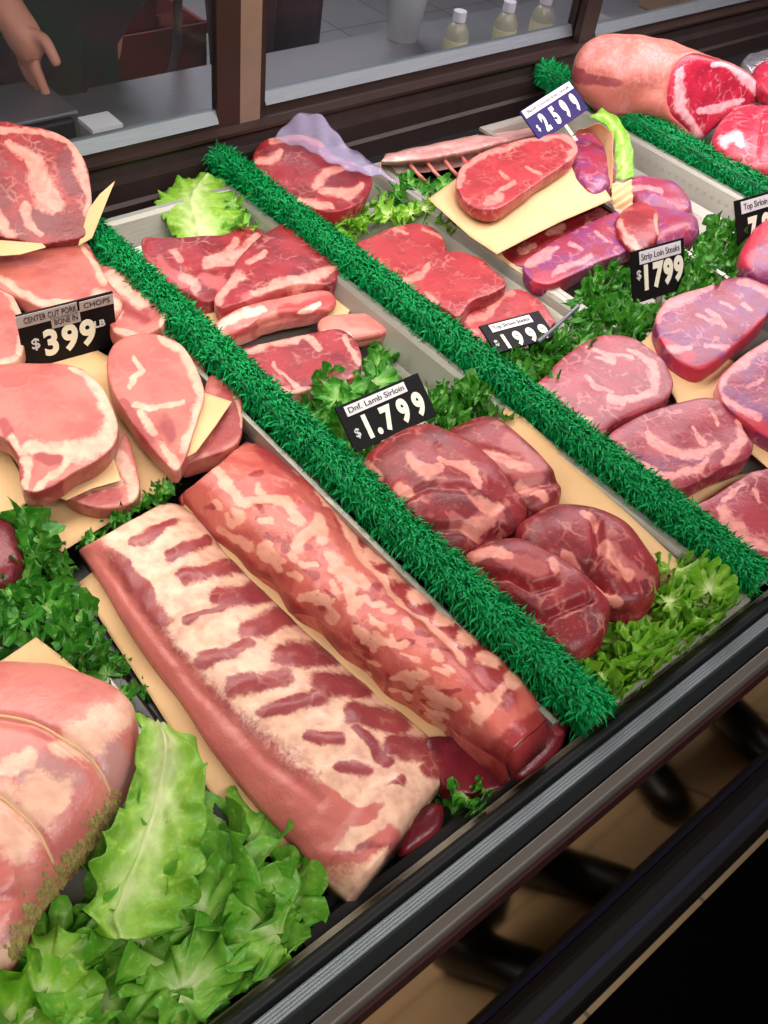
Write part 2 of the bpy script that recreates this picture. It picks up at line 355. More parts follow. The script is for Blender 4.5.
# ------------------------------------------------------------------ room
def struct(name, m, mat): return m.obj(name, mat, kind='structure')
def tilemat(name, c, grout, sz):
    t = NT(name); br = t.n('TexBrick'); br.offset = 0; br.inputs['Scale'].default_value = 1; br.inputs['Brick Width'].default_value = sz; br.inputs['Row Height'].default_value = sz
    br.inputs['Mortar Size'].default_value = .004; br.inputs['Color1'].default_value = lin(c); br.inputs['Color2'].default_value = lin(tuple(v*.92 for v in c)); br.inputs['Mortar'].default_value = lin(grout)
    t.l(t.coord(), br.inputs['Vector']); n = t.noise(30, 5)
    t.set(Base_Color=t.mix(t.math('MULTIPLY', n, .5), br.outputs[0], lin(tuple(v*.7 for v in c))), Roughness=.45); return t.m
struct('floor', MB().box(-4, 6, -4, 1.2, -.1, 0), tilemat('tan_floor_tile', (196, 164, 122), (110, 92, 72), .3))
struct('trim_1', MB().box(-4, 6, 1.2, 5, -.1, 0), tilemat('grey_floor_tile', (150, 150, 152), (96, 96, 98), .3))
struct('wall_back', MB().box(-4, 6, 5, 5.1, 0, 3), flat('grey_wall_paint', (112, 112, 118), .7))
struct('wall_front', MB().box(-4, 6, -4.1, -4, 0, 3), flat('dim_wall_paint', (120, 112, 104), .7))
struct('wall_left', MB().box(-4.1, -4, -4.1, 5.1, 0, 3), flat('wall_paint_a', (130, 124, 118), .7))
struct('wall_right', MB().box(6, 6.1, -4.1, 5.1, 0, 3), flat('wall_paint_b', (130, 124, 118), .7))
struct('ceiling', MB().box(-4.1, 6.1, -4.1, 5.1, 3, 3.1), flat('ceiling_tile', (210, 208, 204), .8))
m_ = MB().box(-1, 4, -.33, .051, .0, .006); bev(m_.obj('floor_mat', flat('maroon_mat_rubber', (10, 4, 5), 1., 0, .3, 300, .5, .05), label='dark maroon rubber mat on the floor along the case front', cat='mat'), .002)
# ------------------------------------------------------------------ the case
X0, X1 = -.7, 3.3
case = empty('display_case', (1.2, .8, 0), 'long refrigerated butcher case with sliding rear doors and steel front rail', 'display case')
def part(name, m, mat, parent=None, **kw): return m.obj(name, mat, parent=parent or case, **kw)
part('deck', MB().box(X0, X1, .2, 1.40, .66, .70), DECKM)
part('plinth', MB().box(X0, X1, .26, 1.36, 0.012, .66), flat('case_plinth_paint', (24, 22, 24), .6))
part('inner_ledge', MB().extr([(.200, .70), (.212, .70), (.214, .752), (.200, .756)], X0, X1), flat('worn_cream_metal', (150, 140, 118), .55, .1, .3, 60))
bev(part('gasket', MB().extr([(.1885, .70), (.2035, .70), (.2035, .772), (.199, .779), (.192, .779), (.1885, .772)], X0, X1), BLACKR), .002)
g_ = MB().extr([(.1755, .72), (.1875, .72), (.1875, .776), (.1755, .776)], X0, X1)
for k in range(4): g_.extr([(.1765+k*.0028, .776), (.1779+k*.0028, .776), (.1772+k*.0028, .7763)], X0, X1)
part('silver_rail', g_, steelmat('rail_steel', (120, 128, 132), .5), label='bright silver ribbed rail strip')
part('groove', MB().box(X0, X1, .161, .1755, .70, .764), BLACKR)
bev(part('lower_trim', MB().extr([(.146, .735), (.161, .735), (.161, .771), (.150, .771), (.146, .767)], X0, X1), RAILD), .0015)
part('trim_edge', MB().box(X0, X1, .1425, .146, .735, .766), flat('oxblood_edge', (60, 26, 28), .4, .3))
mr = NT('black_mirror_panel'); mr.set(Base_Color=lin((206, 192, 178)), Metallic=1., Roughness=.06)
TT = math.tan(math.radians(17)); yb = .15-TT*(.74-.50)
part('front_panel', MB().extr([(.15, .74), (.19, .74), (yb+.04, .50), (yb, .50)], X0, X1), mr.m, label='mirror dark sloping panel below the rail')
bev(part('bumper', MB().extr([(.043, .475), (.043, .515), (.049, .524), (.086, .530), (.095, .52), (.095, .475)], X0, X1), flat('brown_black_bumper', (14, 9, 11), .5, 0, .12, 20, 0., .12)), .004, 3)
part('bumper_highlight', MB().extr([(.060, .515), (.0675, .515), (.0675, .5285), (.060, .5272)], X0, X1), BLUEHL)  # the bumper's blue highlight, put in as a coloured strip
part('rear_wall', MB().extr([(1.365, .70), (1.46, .70), (1.46, .80), (1.395, .80), (1.39, .775), (1.375, .77), (1.372, .74), (1.365, .735)], X0, X1), flat('rear_wall_metal', (52, 40, 38), .45, .4, .3, 25))
part('rear_body', MB().box(X0, X1, 1.40, 1.46, .05, .70), DECKM)
part('sill_track', MB().extr([(1.385, .80), (1.45, .80), (1.45, .812), (1.40, .812), (1.385, .806)], X0, X1), BRONZE)
part('worktop', MB().box(X0, X1, 1.46, 1.74, .735, .76), steelmat('worn_steel_worktop', (160, 160, 164), .5), label='grey steel worktop behind the doors')
part('canopy', MB().extr([(.80, 1.40), (1.47, 1.40), (1.47, 1.50), (.80, 1.46)], X0, X1), flat('canopy_enamel', (210, 208, 205), .5))
for xe in (X0, X1-.03): part('side_wall', MB().box(xe, xe+.03, .26, 1.46, .70, 1.40), BRONZE)
lampm = NT('lamp_tube'); em = lampm.n('Emission'); em.inputs[0].default_value = (1, .96, .92, 1); em.inputs[1].default_value = 6; lampm.l(em.outputs[0], lampm.out.inputs[0])
for yy in (.92, 1.2): part('lamp_tube', MB().tube([(X0+.1, yy, 1.375), (X1-.1, yy, 1.375)], .013, 12), lampm.m, smooth=True)
gl = NT('door_glass'); tr = gl.n('BsdfTransparent'); tr.inputs[0].default_value = (.9, .91, .93, 1); go = gl.n('BsdfGlossy'); go.inputs['Roughness'].default_value = .04
fr = gl.n('Fresnel'); fr.inputs[0].default_value = 1.16; mx = gl.n('MixShader'); gl.l(fr.outputs[0], mx.inputs[0]); gl.l(tr.outputs[0], mx.inputs[1]); gl.l(go.outputs[0], mx.inputs[2]); dh = gl.n('BsdfDiffuse'); dh.inputs[0].default_value = (.8, .8, .84, 1); m2_ = gl.n('MixShader'); m2_.inputs[0].default_value = .008; gl.l(mx.outputs[0], m2_.inputs[1]); gl.l(dh.outputs[0], m2_.inputs[2]); gl.l(m2_.outputs[0], gl.out.inputs[0])
def door(x0, x1, y, sl=.034, sr=.034):
    d = part('sliding_door', MB().box(x0, x0+sl, y, y+.018, .812, 1.40).box(x1-sr, x1, y, y+.018, .812, 1.40).box(x0+sl, x1-sr, y, y+.018, .812, .822).box(x0+sl, x1-sr, y, y+.018, 1.37, 1.40), BRONZE)
    part('sill', MB().extr([(y-.004, .822), (y+.018, .822), (y+.018, .842), (y+.006, .842)], x0+sl, x1-sr), ALU, parent=d, label='bright aluminium bottom rail')
    part('glass_pane', MB().box(x0+sl, x1-sr, y+.008, y+.012, .840, 1.37), gl.m, parent=d)
door(.10, .945, 1.40, .034, .046); door(.985, 1.87, 1.425, .03, .03); door(1.84, 2.80, 1.40, .05, .034); door(2.75, 3.28, 1.425); door(-.68, .13, 1.425)
for xp in (.945,): part('door_post', MB().box(xp, xp+.042, 1.40, 1.455, .80, 1.40), TAUPE)
# trays
def pan(x0, x1, z1, label, y0=.228, y1=1.355, zb=.715, ribs=False, mat=None):
    s = .035 if mat is None else .0255; w = .0015; Vt = []
    def ring(i, z): return [(x0+i, y0+i, z), (x1-i, y0+i, z), (x1-i, y1-i, z), (x0+i, y1-i, z)]
    prof = [(-.006, z1-.006), (-.006, z1), (.004, z1), (.008, z1-.006), (.013, z1-.018), (.024, zb+.012), (s, zb), (s+.002, zb-w), (.022, zb+.008), (.010, z1-.02), (.005, z1-.008), (.003, z1-.004)]
    V = []; n = len(prof)
    for i, z in prof: V += ring(i, z)
    Fc = [(a*4+k, a*4+(k+1) % 4, ((a+1) % n)*4+(k+1) % 4, ((a+1) % n)*4+k) for a in range(n) if a not in (6,) for k in range(4)]
    a = 6; Fc += [(a*4, a*4+1, a*4+2, a*4+3), (a*4+7, a*4+6, a*4+5, a*4+4)]
    m = MB().add(V, Fc)
    o = m.obj('tray' if mat else 'steel_tray', mat or STEEL, label=label, cat='tray', group='trays in the case')
    if ribs:
        r = MB()
        for k in range(60):
            yy = y0+.06+k*.0175
            r.fbox(((x1-.0165), yy, z1-.032), (.0035, 0, .011), (0, .0035, 0), (-.0016, 0, .0006))
        r.obj('ribbed_wall', STEEL, parent=o)
    return o
pan(-.10, .214, .744, 'steel tray at the end holding the pork chops and the rolled roast', y1=1.29)
pan(.226, .540, .745, 'black tray holding the two rib racks', y0=.222, y1=1.29, mat=flat('black_tray_enamel', (22, 20, 22), .35))
MB().box(.5405, .5465, .235, 1.35, .745, .769).box(.5465, .552, .235, 1.35, .70, .763).obj('tray_rail', STEEL, label='thin steel rail between the black rib tray and the green strip', cat='rail')
pan(.604, .848, .77, 'steel tray with the lamb chops and lamb roasts', y0=.218, y1=1.285)
pan(.905, 1.132, .758, 'steel tray with the lone sirloin steaks and two big ribeyes', y1=1.25)
pan(1.145, 1.40, .758, 'steel tray under the strip loin steaks', y1=1.25)
pan(1.413, 1.678, .772, 'steel tray whose ribbed wall stands against the far green divider', y1=1.25, ribs=True)
pan(1.745, 2.15, .77, 'steel tray holding the big rib roast')
# green dividers
def divider(x0, x1, z0, z1, y0, y1, label, n, seed):
    rg = np.random.default_rng(seed); h = z1-z0
    root = MB().extr([(0, 0)]*0 or [(y0, z0), (y1, z0), (y1, z1-.012), (y0, z1-.012)], x0+.008, x1-.008).obj('grass_divider', GRASSD, label=label, cat='divider', group='green plastic grass dividers')
    V = []; Fc = []
    cx, cz = (x0+x1)/2, z0+h*.35
    for k in range(n):
        a = rg.uniform(-.35, math.pi+.35); yy = rg.uniform(y0, y1); dr = np.array([math.cos(a), 0, math.sin(a)])
        b = np.array([cx, yy, cz])+dr*np.array([(x1-x0)*.36, 0, h*.46])
        l = rg.uniform(.012, .022); t = dr*.38+np.array([rg.normal(0, .3), -.65+rg.normal(0, .45), rg.normal(0.05, .3)]); t /= np.linalg.norm(t)
        s = np.cross(t, dr); s /= np.linalg.norm(s)+1e-9; w = rg.uniform(.0010, .0019)
        m = b+t*l*.55+dr*.002; e = b+t*l-np.array([0, 0, .003])
        i = len(V); V += [b-s*w, b+s*w, m+s*w*.8, m-s*w*.8, e]; Fc += [(i, i+1, i+2, i+3), (i+3, i+2, i+4)]
    o = obj('grass_blades', V, Fc, GRASS, parent=root, smooth=False); o['kind'] = 'stuff'; return root
divider(.553, .602, .758, .806, .212, 1.33, 'green plastic grass strip beside the rib racks, nearest of the three', 13000, 1)
divider(.853, .902, .758, .806, .222, 1.37, 'green plastic grass strip between the lamb and the sirloin steaks', 13000, 2)
divider(1.683, 1.742, .758, .81, .222, 1.385, 'green plastic grass strip under the big rib roast at the far end', 12000, 3)
# ------------------------------------------------------------------ first and second tray: pork chops
BP = 'butcher paper sheets under the meat'; PC = 'pork chops'
paper('butcher_paper', [(-14, 505), (62, 552), (112, 521), (192, 470), (170, 390), (60, 330), (-20, 330)], .748, 'large tan butcher paper sheet under the front pork chops, corner pointing at the kale')
paper('butcher_paper', [(-20, 440), (8, 450), (24, 480), (32, 498), (10, 516), (-20, 516)], .757, 'yellowish paper scrap poking out beside the big front pork chop')
paper('butcher_paper', [(85, 240), (125, 262), (152, 263), (160, 275), (130, 292), (95, 275)], .775, 'orange tan paper behind the fat-rimmed back pork chop')
paper('butcher_paper', [(-20, 238), (42, 243), (46, 247), (20, 254), (-20, 256)], .818, 'paper strip under the upright red beef steak')
paper('butcher_paper', [(78, 246), (88, 210), (100, 194), (115, 181), (104, 208), (92, 238)], .83, 'brown paper corner standing behind the upright red beef steak', n=(-.3, -.55, .7), anchor=(95, 215))
steak('beef_steak', [(-34, 132), (0, 123), (20, 126), (45, 130), (68, 140), (82, 157), (90, 182), (92, 205), (89, 225), (84, 238), (62, 243), (40, 246), (20, 241), (-4, 237), (-30, 225), (-44, 190)], .86, .03, BEEF,
      'red beef steak with a white fat seam propped upright behind the pork chops', n=(-.15, -.62, .77), anchor=(45, 190),
      seams=[[(8, 143, 3), (22, 152, 6), (34, 165, 8), (42, 182, 11), (48, 196, 14), (56, 206, 9)], [(72, 142, 5), (80, 165, 6), (88, 195, 4), (90, 225, 3)], [(-30, 205, 5), (-5, 215, 6), (12, 235, 5)], [(25, 205, 5), (30, 222, 4), (42, 232, 3)], [(-20, 128, 3), (40, 132, 3), (70, 141, 4)]],
      leans=[], alts=[[(28, 215, 9), (50, 222, 12), (75, 228, 8)], [(62, 158, 7), (74, 190, 7)]], side=.5)
steak('pork_chop', [(-14, 254), (20, 247), (60, 242), (86, 244), (97, 262), (108, 283), (122, 302), (112, 322), (60, 318), (20, 300), (-12, 282)], .793, .032, PORK, 'pork chop with wide pink eye tucked below the upright beef steak', 'pork chop', PC,
      seams=[[(-6, 268, 2.5), (14, 288, 4), (40, 301, 4), (66, 303, 4), (90, 305, 6)], [(84, 244, 2), (94, 262, 3), (104, 280, 4)], [(100, 296, 8), (116, 306, 6)]], alts=[[(92, 250, 3), (104, 272, 4)]])
steak('pork_chop', [(98, 274), (112, 268), (128, 268), (148, 278), (162, 292), (168, 313), (163, 328), (150, 336), (132, 341), (116, 336), (106, 316)], .786, .034, PORK, 'fat-rimmed pork chop end beside the $3.99 sign, next to the green strip', 'pork chop', PC,
      seams=[[(128, 268, 3), (148, 278, 4), (163, 293, 5), (168, 314, 4), (162, 328, 3)], [(112, 276, 7), (128, 290, 6), (142, 302, 6)], [(118, 330, 4), (140, 337, 3)], [(110, 292, 4), (122, 314, 4)]], alts=[[(124, 306, 8), (144, 318, 7)]], creases=[([(120, 300), (150, 316)], 6, .003)])
steak('pork_chop', [(-20, 284), (-4, 283), (8, 290), (18, 306), (24, 326), (24, 350), (16, 364), (-4, 368), (-20, 368)], .79, .03, PORK, 'pork chop cut by the photo edge, tucked behind the $3.99 sign', 'pork chop', PC,
      seams=[[(-8, 282, 3), (8, 291, 4), (18, 308, 5), (23, 330, 5), (20, 355, 4)], [(0, 366, 5), (14, 362, 4)]])
steak('pork_chop', [(162, 322), (178, 325), (192, 340), (206, 362), (202, 380), (186, 376), (166, 350)], .765, .022, PORK, 'narrow pork chop sticking out behind the teardrop-shaped chop', 'pork chop', PC, seams=[[(160, 322, 4), (185, 336, 5), (204, 362, 4)]])
steak('pork_chop', [(206, 386), (214, 376), (230, 379), (240, 394), (243, 420), (240, 441), (226, 453), (200, 462), (180, 466), (184, 446), (196, 420)], .772, .034, PORK, 'pork chop on edge of paper touching the green strip and the back rib rack', 'pork chop', PC,
      seams=[[(185, 456, 6), (196, 444, 5)], [(238, 400, 2), (242, 425, 2)]], alts=[[(226, 400, 14), (232, 425, 12), (215, 448, 8)]])
paper('butcher_paper', [(197, 390), (232, 401), (216, 425), (196, 452), (180, 461), (186, 430)], .782, 'yellow paper square laid on the chop that touches the green strip')
steak('pork_chop', [(107, 366), (111, 350), (122, 340), (145, 334), (166, 338), (186, 352), (198, 374), (204, 396), (198, 420), (190, 444), (182, 466), (174, 472), (160, 458), (141, 436), (120, 406), (110, 386)], .792, .036, PORK, 'teardrop-shaped pork chop with bone tip in front of the $3.99 sign', 'pork chop', PC,
      seams=[[(160, 336, 3), (182, 349, 5), (196, 374, 6), (203, 397, 5), (195, 424, 6), (186, 446, 5)], [(132, 356, 2.4), (141, 372, 3), (130, 386, 2.4)], [(134, 405, 3), (158, 408, 2.4), (182, 403, 3.4)], [(162, 444, 4), (172, 457, 6), (177, 468, 5)], [(142, 412, 4), (152, 432, 4)]], alts=[[(166, 424, 8), (172, 436, 6)], [(124, 402, 4), (150, 440, 5)]], creases=[([(150, 412), (175, 450)], 7, .004)])
steak('pork_chop', [(60, 494), (84, 482), (112, 470), (122, 440), (128, 438), (139, 478), (139, 496), (128, 507), (104, 511), (86, 508)], .772, .026, PORK, 'rib end of the lower pork chop showing under the big front chop', 'pork chop', PC,
      seams=[[(118, 455, 7), (128, 470, 6), (134, 495, 6)], [(70, 494, 4), (95, 486, 5), (118, 482, 5)]], alts=[[(88, 500, 5), (112, 497, 7)]])
paper('butcher_paper', [(58, 497), (112, 453), (121, 480), (92, 488), (66, 500)], .779, 'small yellow paper between the two stacked front pork chops')
steak('pork_chop', [(-24, 372), (4, 367), (32, 364), (58, 365), (82, 371), (99, 386), (112, 408), (118, 432), (114, 448), (98, 462), (74, 474), (52, 488), (32, 494), (21, 486), (18, 462), (6, 442), (-24, 424)], .808, .036, PORK, 'big front pork chop with round eye and thick white fat rim', 'pork chop', PC,
      seams=[[(70, 367, 2), (88, 376, 4), (103, 396, 7), (112, 420, 9), (106, 440, 10), (82, 450, 11), (52, 452, 10), (30, 446, 8)], [(26, 462, 6), (26, 485, 4)], [(66, 460, 5), (48, 478, 4), (38, 490, 3)], [(10, 436, 4), (24, 452, 4)]], leans=[[(40, 456, 5), (54, 458, 6)]], alts=[[(38, 456, 5), (55, 458, 6)], [(4, 424, 5), (22, 462, 5), (24, 488, 5)], [(36, 494, 5), (60, 484, 4)]], side=.35)
blob('beef_roast', [(-34, 524), (-10, 519), (4, 522), (15, 531), (22, 550), (25, 570), (18, 585), (4, 593), (-20, 594), (-36, 570)], .765, .026, .035, DARKM, 'dark purple meat piece cut by the photo edge above the kale', 'roast', pt=2.4, pb=2.4)
# rolled pork roast
roast = blob('pork_roast', [(-60, 690), (-30, 674), (0, 668), (30, 667), (62, 670), (95, 683), (124, 698), (135, 718), (137, 752), (128, 784), (108, 822), (84, 858), (56, 888), (34, 918), (22, 955), (8, 976), (-20, 984), (-60, 960), (-80, 820)], .772, .052, .050, ROLL,
     'rolled and string-tied pork roast with herb crust lying on the lettuce', 'roast', pt=2.3, pb=2.3, ctr=(20, 800), K=44,
     seams=[[(130, 708, 14), (108, 722, 18), (84, 738, 18), (62, 748, 10)], [(40, 800, 26), (70, 800, 20)], [(0, 810, 24), (20, 840, 20)], [(5, 770, 8), (30, 756, 8)], [(10, 950, 10), (-20, 970, 10)]],
     leans=[[(90, 795, 12), (75, 820, 12)]], alts=[[(110, 755, 16), (124, 780, 12)], [(30, 770, 18), (70, 778, 14)], [(15, 935, 12), (0, 960, 10)]],
     creases=[([(-10, 716), (30, 722), (64, 740), (92, 762), (112, 796)], 5, .007), ([(-10, 792), (18, 812), (40, 836), (54, 862)], 5, .006), ([(20, 895), (-20, 905)], 8, .004)], base=.05)
roast['_o'] = roast['_o']
hr = hitter(roast)
def on(px, py, h=.0015):
    q = hr(px, py); return None if q is None else q[0]+q[1]*h
for line in ([(-12, 715), (8, 717), (30, 722), (48, 730), (64, 740), (80, 750), (94, 763), (104, 778), (111, 795)], [(-12, 790), (4, 800), (18, 812), (30, 823), (40, 836), (48, 850), (54, 864)]):
    pts = [q for q in (on(*p, .0014) for p in crc(line, 26, False)) if q is not None]
    MB().tube(pts, .0021, 8).obj('string', TWINE, parent=roast, smooth=True)
hm = MB()
for k in range(560):
    t = random.random(); a = crc([(118, 800), (98, 832), (72, 866), (46, 896), (30, 925), (18, 955)], 40, False)[int(t*39)]
    p = on(a[0]+random.gauss(-2, 6), a[1]+random.gauss(1, 6), .001)
    if p is None: continue
    s = random.uniform(.0016, .0042); v = RNG.normal(size=(6, 3)); v /= np.linalg.norm(v, axis=1)[:, None]
    hm.add([p+np.array(d)*s*random.uniform(.7, 1.3) for d in ((1,0,0),(-1,0,0),(0,1,0),(0,-1,0),(0,0,1),(0,0,-1))], [(0,2,4),(2,1,4),(1,3,4),(3,0,4),(2,0,5),(1,2,5),(3,1,5),(0,3,5)])
hm.obj('herb_crust', HERB, parent=roast, kind='stuff')
paper('butcher_paper', [(-30, 690), (-4, 664), (36, 637), (60, 655), (96, 686), (60, 720), (-30, 720)], .775, 'brown paper corner behind the string-tied roast')
# leafy garnish at the near end
leaves('kale_garnish', [(0, 520), (26, 516), (52, 560), (66, 585), (78, 612), (96, 645), (76, 658), (36, 622), (-10, 660), (-20, 600)], .757, 44, .055, KALE, 'dark curly kale between the front pork chops and the string-tied roast')
leaves('kale_garnish', [(92, 645), (104, 655), (140, 708), (130, 712), (106, 690), (80, 668)], .75, 9, .042, KALE, 'thin strand of kale running from the roast paper toward the pale lettuce leaf')
leaves('kale_garnish', [(84, 546), (110, 522), (172, 478), (178, 484), (140, 508), (92, 542)], .740, 16, .03, KALE, 'strip of kale between the chop paper and the two rib racks')
leaves('leaf_lettuce', [(-10, 1000), (40, 965), (58, 910), (100, 880), (196, 890), (206, 838), (250, 856), (286, 862), (300, 885), (300, 920), (270, 945), (215, 980), (140, 1020), (20, 1060), (-20, 1060)],  .752, 32, .105, FRIL, 'heap of frilly green lettuce in the near corner under the roast and rib rack', 'lettuce', W=1.1, ruf=.13, fr=2.6, zr=.018, tilt=(.0, .5), la=.35, res=(16, 80))
leaves('leaf_lettuce', [(-10, 985), (30, 965), (60, 960), (50, 1030), (-10, 1050)], .77, 5, .09, LETT, 'pale lettuce leaves below the cut end of the string-tied roast', 'lettuce', W=1.1, ruf=.08, tilt=(0, .5))
bigleaf('lettuce_leaf', [((140, 716, 0.788), (158, 722, 0.791), (176, 722, 0.788)), ((139, 745, 0.794), (166, 748, 0.806), (202, 750, 0.788)), ((132, 780, 0.798), (160, 790, 0.791), (206, 785, 0.804)), ((115, 815, 0.801), (150, 830, 0.788), (204, 825, 0.812)), ((98, 860, 0.801), (135, 870, 0.791), (200, 868, 0.811)), ((88, 900, 0.796), (118, 915, 0.792), (192, 905, 0.798)), ((92, 930, 0.786), (120, 945, 0.788), (170, 935, 0.786))],
        LETT, 'large pale cupped lettuce leaf beside the string-tied roast', ruf=.008, fr=6., ridge=.006)
# rib racks
def rack(name, L, R, zf, mat, label, seams, leans, alts, base, th, bumps, amp=.0016, nu=150, nv=64, skirt=None, endf=0.):
    l = crc(L, nu, False); r = crc(R, nu, False); G = np.zeros((nu, nv, 3)); D = np.zeros((nu, nv, 3)); v = np.linspace(0, 1, nv); pxs = np.zeros((nu, nv, 2))
    for i in range(nu):
        for j in range(nv):
            p = l[i]*(1-v[j])+r[i]*v[j]; pxs[i, j] = p; G[i, j] = P(p[0], p[1], zf(i/(nu-1), v[j]))
    px = pxs.reshape(-1, 2); fat = np.clip(base+cover(px, seams)-cover(px, leans), 0, 1); alt = cover(px, alts)
    V = G.reshape(-1, 3); dz = nz(V, 80, 5)*amp+nz(V, 190, 8)*amp*.5
    for ln, w, h in bumps: dz = dz+h*np.exp(-(pdist(px, ln)[1]/w)**2)
    edge = np.minimum(1, np.minimum(np.tile(v, nu), 1-np.tile(v, nu))*9); V[:, 2] += dz*(.4+.6*edge)
    G = V.reshape(nu, nv, 3); D = G.copy(); c = G.mean(1, keepdims=True); D[:, :, 2] -= th; D[:, :, :2] = c[:, :, :2]+(D[:, :, :2]-c[:, :, :2])*.97
    if skirt is not None: D[:, 0, 2] = np.minimum(D[:, 0, 2], skirt); D[:, -1, 2] = np.minimum(D[:, -1, 2], skirt)
    uu = np.linspace(0, 1, nu)[:, None]; D[:, :, 1] -= endf*np.clip((uu-.9)/.1, 0, 1)**1.5
    D[:, :, 2] = np.maximum(D[:, :, 2], .7225)
    return grid(name, G, mat, down=D, attrs=dict(fat=fat, alt=alt), label=label, cat='rib rack', group='pork rib racks')
paper('butcher_paper', [(78, 583), (150, 530), (440, 785), (350, 895), (330, 880), (262, 853), (215, 800), (150, 695), (110, 635)], .738, 'long tan paper under the front flat rib rack', wav=.002)
paper('butcher_paper', [(176, 512), (240, 460), (560, 725), (500, 745), (457, 739), (425, 742)], .742, 'paper strip showing between the two rib racks', wav=.002)
steak('pork_cutlet', [(425, 742), (455, 738), (475, 737), (502, 750), (505, 784), (480, 795), (452, 794), (438, 780)], .752, .024, DARKM, 'flat dark red cutlet peeking out below the front ends of the rib racks', 'meat', alts=[], leans=[])
blob('meat_chunk', [(505, 760), (535, 715), (556, 712), (567, 722), (562, 746), (545, 768), (520, 782)], .745, .016, .020, DARKM, 'dark red meat chunk beneath the arched rib rack end near the rail', 'meat', pt=2.5, pb=3, seams=[[(548, 718, 4), (560, 732, 3)]])
blob('meat_chunk', [(400, 838), (425, 808), (442, 806), (440, 832), (420, 850), (402, 856)], .738, .012, .014, DARKM, 'dark meat scrap below the flat rib rack end near the rail', 'meat', pt=2.5, pb=3)
lens = [[(136, 543, 6), (172, 524, 5)], [(168, 556, 6), (208, 540, 5)], [(184, 576, 8), (240, 566, 9)], [(222, 598, 10), (276, 590, 11)], [(250, 630, 11), (296, 612, 11)], [(282, 654, 11), (330, 654, 12)], [(320, 684, 11), (362, 686, 12)], [(354, 713, 10), (398, 724, 12)], [(394, 746, 10), (432, 754, 12)], [(426, 770, 7), (450, 771, 8)],
        [(184, 622, 4), (222, 608, 3)], [(202, 660, 8), (250, 645, 6)], [(232, 688, 10), (284, 676, 9)], [(264, 712, 8), (322, 696, 9)], [(308, 736, 6), (338, 740, 7)], [(338, 768, 6), (368, 769, 7)], [(318, 855, 9), (346, 858, 8)], [(356, 730, 5), (388, 762, 6)], [(372, 800, 5), (400, 780, 5)]]
band = [(92, 556, 14), (118, 600, 14), (150, 645, 16), (192, 700, 20), (240, 755, 26), (282, 800, 32), (325, 838, 30)]
streak = [[(110, 552, 5), (138, 590, 8), (160, 620, 8)], [(120, 560, 4), (150, 592, 4)]]
z1 = lambda u, v: .744+.040*(1-abs(2*v-.9)**2.2)*(.8+.2*u)+.006*v
lens = [[(a, b_, w_*.82) for a, b_, w_ in l] for l in lens]
rack('rib_rack', [(79, 550), (100, 580), (120, 614), (140, 645), (160, 672), (182, 700), (210, 744), (242, 785), (272, 820), (302, 851), (326, 880), (346, 897)], [(162, 503), (182, 506), (204, 524), (227, 555), (260, 588), (296, 623), (335, 658), (377, 693), (418, 727), (440, 750), (446, 778), (418, 812)],
     z1, RIB, 'flat front rib rack with a pink flap and dark red patches between the ribs', [[(340, 850, 6), (400, 806, 5)], [(330, 778, 6), (360, 800, 5), (395, 790, 5)]], lens+[band]+streak+[[(320, 800, 16), (370, 815, 14)], [(360, 850, 10), (390, 835, 8)]], [band, [(330, 800, 22), (385, 825, 22)], [(345, 870, 14), (370, 860, 12)], [(160, 515, 8), (100, 545, 8)]], .86, .024,
     [(l, 9, .0030) for l in lens]+[([(100, 556), (160, 640), (200, 690), (262, 755), (320, 800)], 6, -.003)], skirt=.735, endf=.004)
strip = [(268, 447, 12), (325, 484, 13), (352, 525, 10), (389, 577, 10), (443, 612, 12), (478, 650, 14), (508, 696, 12)]
scal = [(178, 500, 6), (212, 540, 9), (250, 572, 10), (290, 612, 10), (335, 652, 11), (380, 692, 11), (420, 718, 10), (450, 738, 8)]
rr2 = np.random.default_rng(5); spf = []; spa = []
for k in range(85):
    u = rr2.uniform(.03, .97); vv = rr2.uniform(.05, .72); x0 = (190+250*u)*(1-vv)+(260+285*u)*vv; y0 = (505+225*u)*(1-vv)+(447+262*u)*vv; a_ = rr2.uniform(-.3, 1.3); q = rr2.uniform(4, 15)
    (spf if k % 5 < 3 else spa).append([(x0, y0, rr2.uniform(1, 3)), (x0+q*math.cos(a_), y0+q*math.sin(a_), rr2.uniform(2, 4.5))])
bone = [[(372+k*23, 553+k*23*.93, 6), (380+k*23, 556+k*23*.93, 5)] for k in range(7)]
fatl = [[(282, 446, 3), (300, 470, 3), (318, 486, 4), (340, 512, 5), (362, 556, 4), (400, 600, 3), (440, 632, 3), (466, 660, 3)], [(215, 470, 5), (240, 500, 6)], [(250, 498, 4), (285, 500, 6), (300, 520, 5)], [(262, 555, 6), (282, 560, 5)], [(300, 545, 7), (318, 520, 6), (322, 540, 6)], [(330, 555, 6), (350, 575, 8), (352, 610, 5)], [(300, 600, 4), (322, 598, 4)], [(480, 715, 8), (500, 690, 6)], [(220, 530, 5), (250, 548, 5)], [(375, 640, 4), (400, 645, 4)], [(430, 690, 6), (455, 705, 5)]]
z2 = lambda u, v: .742+(.058+.014*u)*(1-abs(2*v-1)**2.4)
